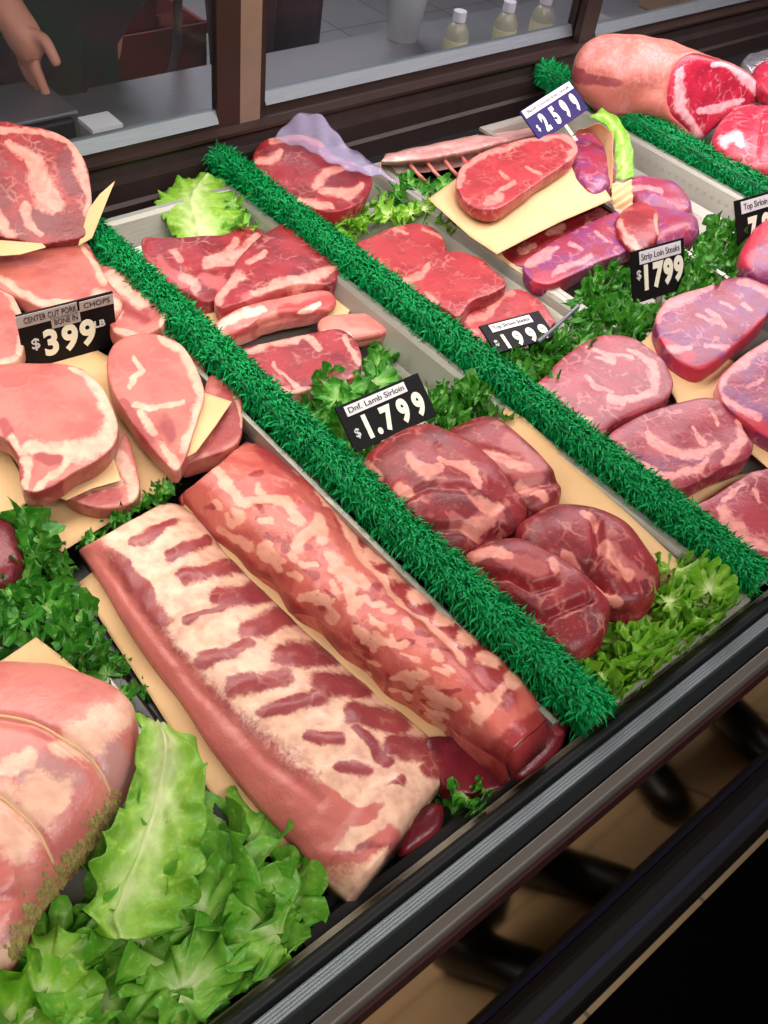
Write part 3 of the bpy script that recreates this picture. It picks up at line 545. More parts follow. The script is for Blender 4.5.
ar = rack('rib_rack', [(178, 498), (192, 512), (212, 537), (236, 556), (250, 572), (276, 590), (290, 612), (316, 628), (338, 652), (362, 668), (382, 690), (405, 702), (424, 716), (440, 724), (458, 745), (490, 768)], [(246, 441), (270, 445), (298, 458), (322, 480), (352, 520), (378, 549), (394, 560), (410, 578), (428, 588), (448, 608), (464, 618), (486, 638), (502, 650), (522, 672), (540, 690), (549, 716)],
     z2, RIB2, 'arched back rib rack lying against the green strip, bones along its edge', [[(p[0], p[1], p[2]*.7) for p in l] for l in fatl]+bone+spf, [scal, [(482, 764, 13), (546, 718, 13)]], [strip, scal, [(482, 764, 13), (546, 718, 13)]]+spa, .24, .022, [(b, 9, .004) for b in bone]+[([(x, y)], 8, .004) for x, y in ((216, 545), (254, 578), (294, 618), (340, 658), (386, 696), (428, 722))]+[([(285, 460), (350, 545), (460, 655), (500, 700)], 5, -.003)], skirt=.726, endf=.016)  # the front end is painted dark red for the shade of its hollow
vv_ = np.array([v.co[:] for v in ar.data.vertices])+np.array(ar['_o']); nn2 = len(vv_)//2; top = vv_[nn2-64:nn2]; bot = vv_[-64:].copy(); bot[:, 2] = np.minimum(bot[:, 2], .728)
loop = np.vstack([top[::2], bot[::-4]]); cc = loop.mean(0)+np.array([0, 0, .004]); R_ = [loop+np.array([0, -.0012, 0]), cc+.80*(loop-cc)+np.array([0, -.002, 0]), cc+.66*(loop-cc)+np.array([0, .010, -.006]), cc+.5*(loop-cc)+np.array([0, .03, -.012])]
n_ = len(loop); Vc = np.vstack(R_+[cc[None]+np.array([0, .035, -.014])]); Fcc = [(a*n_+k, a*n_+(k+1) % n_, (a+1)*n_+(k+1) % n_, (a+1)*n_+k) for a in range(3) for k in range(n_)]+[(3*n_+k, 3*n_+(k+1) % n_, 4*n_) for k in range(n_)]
obj('cut_end', Vc, Fcc, meat('shaded_cut_end', (70, 18, 24), (40, 12, 16), (150, 70, 66), (30, 10, 12), .1, 40, .4), parent=ar, attrs=dict(fat=np.r_[np.full(n_, .5), np.full(n_, .3), np.zeros(2*n_+1)], alt=np.zeros(4*n_+1)), label='hollow cut end with its shade painted dark')  # meat colour darkened to paint the shade inside the hollow
leaves('kale_garnish', [(440, 800), (470, 788), (498, 786), (494, 808), (455, 822)], .735, 6, .035, KALE, 'small dark kale sprig by the rail in front of the rib racks')
# ------------------------------------------------------------------ third tray: lamb
LC = 'lamb shoulder chops'; LR = 'boneless lamb sirloin roasts'
bigleaf('lettuce_leaf', [((176, 238, .745), (200, 240, .745), (240, 238, .745)), ((166, 222, .755), (196, 218, .765), (246, 222, .755)), ((156, 204, .762), (192, 200, .772), (238, 204, .765)), ((172, 184, .765), (200, 184, .77), (232, 190, .765)), ((196, 175, .762), (208, 176, .765), (222, 180, .762))], LETT, 'bright yellow-green lettuce leaf behind the lamb chops', ruf=.006, fr=11.)
leaves('leaf_lettuce', [(232, 200), (252, 200), (278, 222), (262, 236), (240, 236)], .752, 7, .05, FRIL, 'darker frilly lettuce between the lamb chops and the green strip', 'lettuce')
paper('butcher_paper', [(170, 272), (182, 268), (240, 340), (228, 348), (208, 330)], .742, 'tan paper edge under the rear lamb chops beside the pork side green strip')
paper('butcher_paper', [(315, 290), (348, 284), (356, 300), (346, 318), (320, 315)], .742, 'tan paper scrap beside the lamb bone at the tray wall')
steak('lamb_chop', [(142, 241), (164, 240), (200, 237), (224, 236), (244, 227), (262, 230), (262, 248), (246, 266), (236, 286), (224, 298), (206, 304), (188, 296), (164, 282), (148, 266)], .765, .036, LAMB, 'rearmost lamb chop in front of the yellow-green lettuce leaf', 'lamb chop', LC,
      seams=[[(206, 262, 4), (224, 252, 5), (238, 240, 4)], [(232, 255, 5), (248, 250, 5), (256, 238, 4)], [(172, 250, 3), (180, 260, 3)], [(184, 278, 5), (196, 290, 5)], [(214, 258, 3), (236, 262, 4)]], alts=[[(160, 262, 5), (182, 284, 6)], [(205, 280, 6), (222, 286, 7)]], creases=[([(190, 268), (235, 258)], 5, .006), ([(210, 246), (240, 236)], 4, .004)])
steak('lamb_chop', [(214, 300), (226, 284), (236, 264), (252, 246), (270, 232), (286, 224), (314, 220), (334, 232), (344, 252), (340, 272), (330, 284), (300, 286), (268, 294), (240, 304), (222, 310)], .775, .036, LAMB, 'large lamb chop with a white bone chip at its corner', 'lamb chop', LC,
      seams=[[(216, 300, 5), (232, 282, 6), (240, 276, 5)], [(252, 292, 3), (286, 283, 4), (320, 276, 4), (334, 268, 3)], [(318, 222, 3), (338, 240, 3), (342, 262, 3)], [(250, 262, 4), (264, 252, 3)]], alts=[[(250, 298, 5), (320, 284, 5)]], creases=[([(236, 300), (290, 290), (338, 276)], 5, .003)])
blob('lamb_chop', [(208, 336), (222, 322), (252, 308), (284, 300), (318, 294), (334, 298), (330, 312), (300, 318), (262, 326), (240, 338), (222, 342)], .752, .014, .022, BONE, 'lamb chop seen edge on with pale bone between the two flat lamb chops', 'lamb chop', LC, amp=.003, rimn=.05, pt=3, pb=3, seams=[[(214, 334, 5), (236, 318, 4), (262, 310, 4)], [(300, 312, 3), (320, 306, 3)]], alts=[[(282, 314, 6), (332, 302, 8)], [(232, 338, 4), (256, 328, 4)]])
blob('lamb_chop', [(318, 322), (340, 318), (366, 314), (389, 311), (391, 322), (386, 334), (364, 340), (340, 342), (322, 336)], .748, .012, .02, BONE, 'lamb chop bone end pointing at the steel tray wall', 'lamb chop', LC, amp=.003, rimn=.05, pt=3.5, pb=4, seams=[[(388, 312, 2), (389, 330, 2)], [(325, 334, 4), (350, 338, 3)]])
steak('lamb_chop', [(232, 358), (244, 350), (268, 344), (300, 337), (326, 332), (342, 332), (355, 342), (361, 362), (356, 378), (338, 386), (310, 392), (284, 396), (262, 390), (244, 376)], .768, .034, LAMB, 'front lamb chop lying flat beside the kale, deep red with thin rim', 'lamb chop', LC,
      seams=[[(236, 354, 3), (270, 344, 4), (306, 338, 4), (318, 348, 4)], [(344, 338, 2), (354, 352, 3), (358, 366, 3)], [(264, 388, 4), (290, 392, 4), (312, 390, 3)], [(274, 364, 2), (284, 378, 2), (296, 386, 2)]])
leaves('kale_garnish', [(286, 402), (318, 384), (334, 372), (362, 382), (366, 352), (388, 345), (396, 372), (352, 402), (344, 410), (352, 440), (330, 445), (306, 418)], .752, 20, .060, KALE, 'flat dark kale leaves between the front lamb chop and the $17.99 lamb sign', W=1., ruf=.10)
leaves('kale_garnish', [(340, 448), (378, 452), (384, 464), (366, 474), (346, 462)], .752, 8, .035, KALE, 'tuft of kale under the lower edge of the lamb sign')
leaves('kale_garnish', [(432, 392), (462, 386), (496, 396), (506, 412), (500, 426), (470, 432), (440, 442), (430, 420)], .757, 38, .042, KALE, 'curly kale bunch to the rear of the lamb roasts against the tray wall')
paper('butcher_paper', [(505, 408), (524, 418), (694, 576), (686, 592), (625, 640), (585, 690), (545, 660), (430, 560)], .745, 'long tan paper under the four lamb roasts', wav=.0015, n=(-.27, 0, 1), anchor=(590, 570))
def lamb(out, z, t, b, label, **kw): return blob('lamb_roast', out, z, t, b, LROAST, label, 'lamb roast', LR, pt=2.6, pb=2.6, amp=.0042, freq=55, base=.2, **kw)
lamb([(444, 438), (462, 426), (490, 422), (508, 432), (524, 446), (544, 466), (560, 490), (556, 506), (536, 516), (514, 508), (484, 480), (456, 456)], .766, .024, .035, 'rear lamb roast half hidden behind the largest lamb roast',
     seams=[[(468, 450, 4), (500, 456, 5), (526, 468, 4)], [(520, 486, 4), (544, 496, 4)]], alts=[[(510, 440, 8), (536, 465, 10)], [(500, 462, 8), (534, 478, 8)]], creases=[([(484, 478), (520, 486), (556, 480)], 6, .008), ([(462, 444), (520, 456)], 4, .003)])
lamb([(362, 472), (372, 452), (396, 436), (420, 430), (444, 438), (472, 450), (492, 470), (512, 494), (526, 512), (520, 530), (496, 542), (470, 556), (448, 560), (424, 548), (400, 526), (380, 496)], .772, .036, .042, 'largest lamb roast in front of the lamb sign, pale fat blotches',
     seams=[[(412, 462, 4), (426, 474, 6), (438, 468, 5)], [(400, 488, 5), (412, 494, 4)], [(470, 498, 3), (492, 510, 6), (500, 506, 4)], [(366, 470, 6), (378, 480, 5)], [(474, 530, 8), (488, 522, 6)], [(440, 455, 3), (470, 470, 4), (480, 486, 3)]], alts=[[(480, 520, 8), (498, 514, 6)], [(452, 520, 5), (476, 532, 5)]],
     creases=[([(424, 528), (460, 528), (480, 540), (500, 532)], 4, .010), ([(404, 500), (430, 488), (462, 490), (492, 508)], 5, .006), ([(440, 446), (476, 476), (500, 500)], 6, .004)])
lamb([(514, 536), (528, 522), (552, 512), (584, 512), (608, 520), (630, 536), (648, 560), (658, 582), (652, 604), (634, 618), (606, 612), (584, 596), (556, 576), (528, 558)], .77, .036, .042, 'lamb roast nearest the tray wall with knobbly folded surface',
     seams=[[(604, 540, 3), (620, 562, 4), (630, 574, 4)], [(584, 514, 3), (598, 522, 3)], [(602, 590, 4), (614, 604, 5)], [(566, 552, 3), (580, 562, 3)]], alts=[[(612, 545, 6), (640, 575, 6)]],
     creases=[([(598, 520), (602, 546), (594, 566), (610, 590)], 5, .010), ([(560, 556), (590, 566), (606, 580)], 5, .008), ([(618, 552), (634, 590)], 4, .005), ([(540, 524), (560, 545)], 5, .004)])
lamb([(462, 566), (474, 554), (494, 548), (518, 548), (546, 560), (572, 576), (596, 596), (608, 612), (606, 634), (592, 652), (572, 664), (552, 652), (522, 620), (490, 592)], .77, .036, .042, 'front lamb roast with a rolled flap beside the pork side green strip',
     seams=[[(472, 560, 5), (492, 552, 5), (510, 552, 3)], [(476, 578, 6), (492, 584, 5)], [(530, 620, 3), (542, 634, 4)], [(552, 560, 3), (556, 570, 3)]], alts=[[(500, 556, 6), (540, 568, 8)]],
     creases=[([(486, 574), (510, 572), (534, 584), (556, 578)], 4, .012), ([(548, 612), (572, 602), (592, 596)], 4, .010), ([(510, 600), (535, 612), (548, 616)], 5, .006)])
leaves('leaf_lettuce', [(592, 684), (604, 664), (640, 626), (664, 608), (668, 566), (690, 560), (712, 580), (734, 600), (720, 622), (694, 652), (655, 690), (614, 712)], .766, 44, .062, LETT, 'bright frilly lettuce at the front corner of the lamb tray against the rail', 'lettuce', W=1., ruf=.17, tilt=(0, .7), la=.4, res=(13, 64))
# ------------------------------------------------------------------ fourth trays: beef
SS = 'plain sirloin steaks'; RE = 'ribeye steaks'; SL = 'strip loin steaks'
steak('beef_steak', [(253, 160), (258, 147), (272, 140), (300, 137), (318, 142), (332, 156), (354, 164), (371, 178), (370, 192), (358, 206), (330, 214), (300, 206), (278, 200), (262, 184)], .785, .034, BEEF, 'marbled beef steak under the clear plastic sheet at the back', seams=[[(258, 162, 4), (272, 158, 4), (280, 152, 3)], [(270, 142, 3), (300, 138, 4), (320, 144, 3)], [(316, 184, 5), (328, 172, 5), (345, 168, 3)], [(322, 190, 4), (344, 194, 5), (362, 186, 4)], [(268, 192, 5), (300, 204, 5), (330, 208, 4)]], leans=[], alts=[[(336, 180, 7), (350, 181, 6)]])
# plastic film
pf = NT('clear_film'); tr_ = pf.n('BsdfTransparent'); tr_.inputs[0].default_value = (.93, .9, .96, 1); df = pf.n('BsdfPrincipled'); df.inputs['Base Color'].default_value = lin((190, 182, 214)); df.inputs['Roughness'].default_value = .2
mxx = pf.n('MixShader'); mxx.inputs[0].default_value = .26; pf.l(tr_.outputs[0], mxx.inputs[1]); pf.l(df.outputs[0], mxx.inputs[2]); pf.l(mxx.outputs[0], pf.out.inputs[0])
A_ = np.array([[(274, 140, .79), (290, 120, .82), (308, 112, .84)], [(306, 148, .795), (312, 130, .82), (324, 118, .835)], [(322, 158, .80), (334, 146, .81), (346, 144, .815)], [(340, 166, .797), (356, 158, .80), (372, 162, .80)], [(362, 174, .795), (380, 176, .785), (398, 182, .77)]])
Cc = np.stack([crc(A_[:, k], 26, False) for k in range(3)], 1); Gf = np.zeros((26, 13, 3))
for i in range(26):
    for j, t in enumerate(np.linspace(0, 1, 13)):
        q = Cc[i, 0]*(1-t)*(1-2*t)+Cc[i, 1]*4*t*(1-t)+Cc[i, 2]*t*(2*t-1); Gf[i, j] = P(*q)
Gf[:, :, 2] += .003*np.sin(np.arange(26)[:, None]*1.1+np.arange(13)[None]*.9)
grid('plastic_sheet', Gf, pf.m, .0004, label='clear crinkled plastic sheet draped over the back beef steak', cat='plastic sheet')
leaves('leaf_lettuce', [(272, 202), (298, 196), (334, 196), (356, 206), (386, 204), (430, 204), (454, 214), (462, 232), (448, 228), (420, 216), (384, 218), (352, 232), (338, 234), (306, 214)], .752, 46, .046, LETT, 'frilly lettuce row between the plastic-wrapped steak and the plain sirloin steaks', 'lettuce', W=1., ruf=.15, la=.5, res=(13, 60))
leaves('kale_garnish', [(384, 192), (402, 182), (440, 178), (456, 190), (432, 200), (402, 206)], .75, 10, .045, KALE, 'dark kale under the frenched lamb rack at the back')
def sirloin(out, z, label, **kw): return steak('sirloin_steak', out, z, .032, SIRL, label, 'steak', SS, **kw)
sirloin([(353, 249), (370, 238), (400, 227), (424, 226), (438, 234), (446, 250), (438, 262), (424, 272), (404, 280), (394, 282), (372, 266)], .757, 'rearmost plain sirloin steak beside the green strip', seams=[[(396, 228, 2), (408, 234, 2)], [(424, 226, 2), (440, 238, 2)]])
sirloin([(400, 283), (414, 272), (430, 262), (442, 255), (460, 253), (480, 260), (496, 274), (506, 287), (490, 297), (472, 304), (458, 320), (444, 312), (420, 298)], .774, 'middle plain sirloin steak beside the green strip', seams=[[(404, 282, 4), (416, 276, 5), (430, 264, 2)], [(426, 294, 2), (434, 302, 3)]])
sirloin([(450, 324), (470, 308), (494, 296), (516, 291), (532, 297), (548, 312), (557, 332), (540, 348), (500, 352), (470, 344)], .755, 'plain sirloin steak with fat seam lying under the fallen price sign', seams=[[(470, 322, 4), (484, 318, 4), (488, 304, 5), (512, 294, 3)], [(462, 334, 4), (476, 332, 4)]])
leaves('kale_garnish', [(478, 346), (500, 338), (522, 338), (556, 348), (572, 326), (586, 300), (594, 276), (622, 266), (630, 300), (656, 316), (640, 338), (596, 338), (568, 366), (540, 394), (514, 372)], .76, 80, .045, KALE, 'long bank of curly kale behind the two big ribeyes', zr=.012)
RB = dict(pt=5)
steak('ribeye_steak', [(532, 396), (544, 378), (566, 356), (584, 344), (604, 337), (630, 339), (650, 350), (666, 366), (673, 386), (664, 402), (640, 414), (616, 424), (598, 438), (586, 434), (560, 414)], .778, .034, BEEFP, 'big ribeye steak with curved fat line, farther from the rail', 'steak', RE,
      seams=[[(588, 344, 2), (600, 352, 3), (612, 362, 3), (594, 360, 2)], [(630, 350, 3), (652, 362, 4), (658, 378, 4), (654, 392, 4), (630, 400, 3)], [(606, 398, 3), (622, 402, 3), (634, 396, 2)], [(584, 376, 2), (598, 388, 2), (612, 394, 2)], [(570, 418, 3), (590, 420, 3)], [(604, 354, 2), (630, 358, 2)]], side=.3)
steak('ribeye_steak', [(607, 440), (624, 426), (654, 412), (682, 404), (704, 400), (724, 404), (738, 416), (744, 432), (752, 448), (744, 462), (722, 470), (704, 480), (684, 490), (664, 488), (636, 474), (616, 458)], .778, .038, BEEFP, 'big ribeye steak with broad fat wedge, nearer the rail', 'steak', RE,
      seams=[[(646, 436, 3), (664, 446, 6), (684, 456, 7), (704, 452, 6), (718, 444, 4)], [(612, 446, 3), (640, 466, 3), (672, 476, 3), (696, 470, 4), (704, 460, 3)], [(740, 418, 3), (742, 440, 5), (724, 462, 5)], [(694, 430, 2), (704, 442, 3)], [(710, 414, 2), (716, 424, 2)]], alts=[[(676, 460, 7), (694, 460, 6)], [(624, 456, 8), (660, 468, 8)]], side=.3)
steak('ribeye_steak', [(694, 512), (712, 498), (734, 484), (758, 472), (800, 474), (810, 560), (768, 566), (752, 556), (724, 534)], .77, .032, BEEFP, 'ribeye steak cut by the photo edge in the near corner of the beef tray', 'steak', RE,
      seams=[[(724, 508, 5), (728, 526, 9), (748, 540, 7), (766, 546, 5)], [(752, 490, 2), (760, 502, 2)], [(724, 498, 3), (744, 486, 2)]], alts=[[(746, 546, 5), (760, 548, 5)]])
paper('butcher_paper', [(640, 345), (660, 322), (770, 380), (830, 420), (830, 500), (770, 470), (742, 446), (688, 440), (676, 400)], .761, 'tan paper under the two strip loin steaks')
paper('butcher_paper', [(676, 500), (720, 478), (758, 470), (820, 470), (820, 580), (760, 565), (705, 520)], .738, 'cream paper under the corner ribeye steak')
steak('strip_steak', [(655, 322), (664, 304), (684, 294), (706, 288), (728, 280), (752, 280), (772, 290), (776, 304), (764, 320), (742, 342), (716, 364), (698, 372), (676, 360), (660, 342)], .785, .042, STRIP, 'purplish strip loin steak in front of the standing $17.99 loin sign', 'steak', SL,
      seams=[[(656, 318, 5), (668, 303, 6), (688, 294, 6), (712, 286, 4)], [(700, 316, 2), (716, 322, 2)], [(706, 310, 2), (724, 324, 3)], [(720, 302, 2), (734, 308, 2)], [(742, 302, 2), (750, 308, 2)], [(672, 350, 5), (690, 348, 3)], [(706, 346, 3), (726, 347, 3)], [(742, 284, 4), (762, 288, 5), (775, 300, 4)]], alts=[[(672, 362, 6), (698, 372, 5), (730, 356, 5), (762, 322, 5)], [(664, 340, 5), (690, 356, 6)]], side=.2)
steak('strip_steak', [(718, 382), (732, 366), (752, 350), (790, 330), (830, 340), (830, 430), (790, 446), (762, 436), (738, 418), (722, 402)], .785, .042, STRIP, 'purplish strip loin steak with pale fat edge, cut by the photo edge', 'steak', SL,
      seams=[[(718, 388, 5), (728, 372, 6), (752, 352, 6), (780, 336, 5)], [(722, 396, 4), (740, 410, 4), (760, 418, 3)], [(752, 386, 3), (760, 380, 3)]], alts=[[(742, 416, 7), (790, 440, 7)]], side=.2)
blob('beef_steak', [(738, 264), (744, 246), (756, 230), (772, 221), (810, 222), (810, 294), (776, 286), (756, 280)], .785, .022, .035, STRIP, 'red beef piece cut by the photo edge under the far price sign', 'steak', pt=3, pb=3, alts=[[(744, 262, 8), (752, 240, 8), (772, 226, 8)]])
leaves('kale_garnish', [(650, 284), (690, 252), (700, 236), (726, 222), (748, 224), (752, 246), (742, 262), (752, 280), (720, 282), (690, 292), (668, 300)], .757, 46, .048, KALE, 'light green kale between the standing loin sign and the far price sign')
# stacked steaks at the back
paper('butcher_paper', [(456, 222), (470, 200), (600, 180), (622, 232), (552, 294), (498, 258)], .758, 'lower tan paper under the long striped steaks')
steak('flank_steak', [(500, 252), (520, 238), (548, 224), (584, 212), (606, 206), (618, 214), (600, 228), (566, 244), (540, 262), (520, 268)], .762, .026, BEEF, 'ragged steak strip just below the edge of the raised paper', seams=[[(548, 232, 4), (562, 226, 4)], [(520, 250, 4), (534, 244, 3)], [(566, 240, 3), (590, 224, 4)]], side=.3)
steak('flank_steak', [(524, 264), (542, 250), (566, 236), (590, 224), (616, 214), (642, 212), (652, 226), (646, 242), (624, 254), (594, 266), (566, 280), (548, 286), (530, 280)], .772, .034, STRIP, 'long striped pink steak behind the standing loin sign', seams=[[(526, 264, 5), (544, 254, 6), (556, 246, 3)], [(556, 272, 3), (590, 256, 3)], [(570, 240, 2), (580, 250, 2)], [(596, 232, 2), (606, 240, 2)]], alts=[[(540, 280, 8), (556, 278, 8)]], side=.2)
blob('beef_steak', [(616, 222), (628, 208), (646, 205), (658, 216), (661, 232), (652, 246), (634, 252), (620, 240)], .775, .012, .03, BEEF, 'round cut meat end with pale fat knot beside the long striped steak', 'steak', amp=.003, rimn=.05, pt=3.5, pb=4, seams=[[(630, 238, 5), (638, 244, 4)], [(622, 222, 3), (626, 240, 3)], [(656, 214, 2), (660, 234, 2)]])
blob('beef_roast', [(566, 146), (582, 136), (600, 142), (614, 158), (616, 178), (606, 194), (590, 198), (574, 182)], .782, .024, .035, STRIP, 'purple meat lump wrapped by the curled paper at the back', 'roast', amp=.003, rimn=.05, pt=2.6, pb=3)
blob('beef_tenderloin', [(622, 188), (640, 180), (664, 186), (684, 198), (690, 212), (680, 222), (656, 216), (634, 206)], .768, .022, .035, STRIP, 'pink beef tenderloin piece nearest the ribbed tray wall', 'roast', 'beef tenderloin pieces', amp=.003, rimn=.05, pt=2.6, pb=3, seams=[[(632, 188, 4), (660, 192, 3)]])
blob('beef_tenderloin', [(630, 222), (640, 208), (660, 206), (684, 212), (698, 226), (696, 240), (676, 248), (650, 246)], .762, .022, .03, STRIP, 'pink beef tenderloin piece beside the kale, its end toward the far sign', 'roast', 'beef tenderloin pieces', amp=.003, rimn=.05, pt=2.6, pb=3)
paper('butcher_paper', [(428, 199), (460, 176), (520, 150), (585, 158), (612, 199), (560, 222), (497, 254), (470, 236)], .792, 'raised cream paper square carrying the thick strip steak', wav=.0008)
steak('strip_steak', [(456, 186), (460, 170), (474, 158), (500, 147), (534, 138), (560, 134), (574, 140), (577, 154), (562, 168), (538, 184), (516, 200), (496, 212), (478, 210), (464, 202)], .822, .028, SIRL, 'thick strip steak on the raised cream paper behind the sirloin steaks',
      seams=[[(458, 184, 3), (464, 168, 3), (486, 154, 3), (530, 139, 3), (562, 135, 3), (576, 146, 4), (572, 160, 4)], [(494, 196, 2), (506, 186, 3), (514, 178, 2)], [(486, 202, 4), (500, 198, 4)], [(500, 170, 2), (506, 176, 2)], [(528, 166, 2), (540, 172, 2)]], side=.35)
def strip3(name, rows, mat, label, cat, group=None, nu=30, nv=13, thick=.0006, **kw):
    A = np.array(rows, float); C = np.stack([crc(A[:, k], nu, False) for k in range(A.shape[1])], 1); G = np.zeros((nu, nv, 3)); e = np.zeros((nu, nv))
    for i in range(nu):
        for j, t in enumerate(np.linspace(0, 1, nv)):
            q = C[i, 0]*(1-t)+C[i, -1]*t; G[i, j] = P(*q); e[i, j] = .3+.6*abs(2*t-1)
    G[:, :, 2] += .002*np.sin(np.arange(nu)[:, None]*.9+np.arange(nv)[None]*.7)
    return grid(name, G, mat, thick, dict(edge=e), label=label, cat=cat, group=group)
strip3('butcher_paper', [[(566, 140, .80), (578, 130, .83)], [(584, 132, .815), (598, 124, .845)], [(602, 142, .81), (612, 132, .84)], [(604, 158, .80), (613, 150, .83)], [(604, 178, .79), (613, 170, .815)], [(600, 196, .775), (612, 188, .79)]], PAPER, 'orange-brown curled paper wrapping the purple meat lump', 'paper', BP)
strip3('butcher_paper', [[(612, 184, .80), (632, 180, .80)], [(612, 200, .785), (633, 198, .785)], [(616, 216, .76), (632, 216, .76)]], PAPER, 'orange paper tongue hanging over the tenderloin pieces', 'paper', BP)
strip3('lettuce_leaf', [[(588, 118, .81), (602, 108, .82)], [(602, 122, .815), (618, 118, .825)], [(614, 140, .81), (630, 138, .82)], [(614, 160, .80), (634, 158, .80)], [(613, 180, .785), (634, 178, .785)]], LETT, 'green lettuce strip curling beside the ribbed tray wall', 'lettuce', 'leafy garnish between the meats', thick=.0012)
# frenched rack at the back
fr_ = empty('frenched_rack', P(465, 160, .735), 'pale frenched rib rack lying along the back of the case', 'rib rack')
fz = lambda u, v: .752+.030*(1-abs(2*v-1)**2.2)
l_ = crc([(378, 166), (420, 166), (460, 160), (500, 150), (548, 138)], 60, False); r2 = crc([(386, 154), (420, 146), (460, 138), (500, 132), (546, 126)], 60, False)
G_ = np.array([[P(*(l_[i]*(1-v)+r2[i]*v), fz(i/59, v)) for v in np.linspace(0, 1, 15)] for i in range(60)])
G_[:, :, 2] += nz(G_.reshape(-1, 3), 90, 4).reshape(60, 15)*.002; D_ = G_.copy(); D_[:, :, 2] = .738
grid('meat', G_, RACKM, down=D_, attrs=dict(fat=.35+.25*nz(G_.reshape(-1, 3), 60, 2), alt=np.zeros(900)), parent=fr_)
for k in range(8):
    a = l_[10+k*6]; MB().tube([P(a[0]+2, a[1]-3, .765), P(a[0]+9, a[1]+6, .758), P(a[0]+18, a[1]+15, .744)], [.004, .0032, .0035], 8).obj('rib_bone', BONE, parent=fr_, smooth=True)
# rib roast
zc = .835; fpx = crc([(670, 96), (676, 70), (690, 56), (706, 56), (736, 66), (758, 80), (766, 98), (752, 114), (734, 116), (716, 130), (700, 141), (688, 128), (674, 114)], 96)
nrm = np.array([-.10, -.93, .34]); nrm /= np.linalg.norm(nrm); pc = P(712, 95, zc)
F3 = np.array([PL(a, b, pc, nrm) for a, b in fpx]); cF = F3.mean(0); axd = P(590, 72, zc-.012)-pc; LN = float(np.linalg.norm(axd)); axd /= LN; V = []; pr = []
tl = np.linspace(0, 1, 34)
faceR = np.linspace(0, 1, 22)
V = [cF[None]]; 
for q in faceR[1:]: V.append(cF+q*(F3-cF)-nrm*(.008*max(0, (q-.8)/.2)**2))
for t in tl[1:]:
    s = (1-max(0, (t-.55)/.45)**2.6)**.5 if t < 1 else .0
    s = max(s, .02)*(1+.20*math.sin(math.pi*min(1, t*1.15))); V.append(cF+axd*LN*t+s*(F3-cF)-nrm*.008*0)
V = np.vstack(V); V[:, 2] = np.maximum(V[:, 2], .735); N = 96; rows = (len(V)-1)//N
Fc = [(0, 1+i, 1+(i+1) % N) for i in range(N)]
for j in range(rows-1): Fc += [(1+j*N+i, 1+(j+1)*N+i, 1+(j+1)*N+(i+1) % N, 1+j*N+(i+1) % N) for i in range(N)]
Fc.append(tuple(1+(rows-1)*N+i for i in range(N))); nf = 1+N*21
seF = [[(684, 68, 3), (680, 88, 6), (682, 110, 6), (690, 122, 4)], [(726, 62, 5), (744, 76, 6), (762, 92, 6), (764, 104, 4), (740, 112, 4)], [(700, 112, 3), (722, 108, 5), (742, 100, 3)], [(694, 128, 4), (700, 138, 5)], [(714, 66, 3), (732, 62, 4)]]
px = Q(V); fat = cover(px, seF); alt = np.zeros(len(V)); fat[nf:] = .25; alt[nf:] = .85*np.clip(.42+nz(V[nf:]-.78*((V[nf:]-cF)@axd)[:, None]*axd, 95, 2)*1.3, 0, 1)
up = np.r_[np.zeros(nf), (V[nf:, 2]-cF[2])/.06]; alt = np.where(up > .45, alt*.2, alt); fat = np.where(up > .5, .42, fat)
V[nf:] += (V[nf:]-(cF+((V[nf:]-cF)@axd)[:, None]*axd))*(nz(V[nf:], 55, 1)*.06)[:, None]
V[:, 2] = np.maximum(V[:, 2], .725)
rr_ = obj('rib_roast', V[:nf], [f for f in Fc if max(f) < nf], FORE, 'huge bone-in rib roast on the far green strip', 'roast', attrs=dict(fat=fat[:nf], alt=alt[:nf]), recalc=False, base=(cF[0], cF[1], .73))
bk = [f for f in Fc if max(f) >= nf]; ids = sorted({i for f in bk for i in f}); mp_ = {a: b for b, a in enumerate(ids)}
obj('roast_back', V[ids], [[mp_[i] for i in f] for f in bk], HIDE, parent=rr_, attrs=dict(fat=fat[ids], alt=alt[ids]), recalc=True)
r2b = blob('rib_roast', [(711, 146), (718, 126), (736, 114), (762, 112), (800, 116), (820, 150), (800, 186), (770, 178), (740, 166), (722, 158)], .80, .035, .06, FORE, 'smaller string-tied red roast in front of the huge rib roast', 'roast', pt=2.5, pb=3, seams=[[(726, 142, 6), (738, 134, 5), (742, 146, 4)]], creases=[([(762, 110), (757, 150), (752, 172)], 3, .003)])
h2 = hitter(r2b); pts = [h2(*p) for p in crc([(764, 116), (760, 140), (756, 156), (752, 166)], 14, False)]
MB().tube([p[0]+p[1]*.001 for p in pts if p], .0011, 7).obj('string', TWINE, parent=r2b, smooth=True)
t_ = blob('foil_tray', [(742, 66), (752, 56), (775, 48), (820, 48), (840, 80), (800, 92), (766, 84)], .82, .012, .06, FOIL, 'crumpled foil wrapped tray beyond the huge rib roast', 'foil tray', pt=3, pb=6, amp=.004, freq=90)
blob('beef_roast', [(752, 74), (764, 64), (800, 62), (830, 80), (810, 104), (776, 100), (758, 88)], .835, .02, .04, FORE, 'red meat on the foil tray beyond the huge rib roast', 'roast', pt=2.5, pb=3)
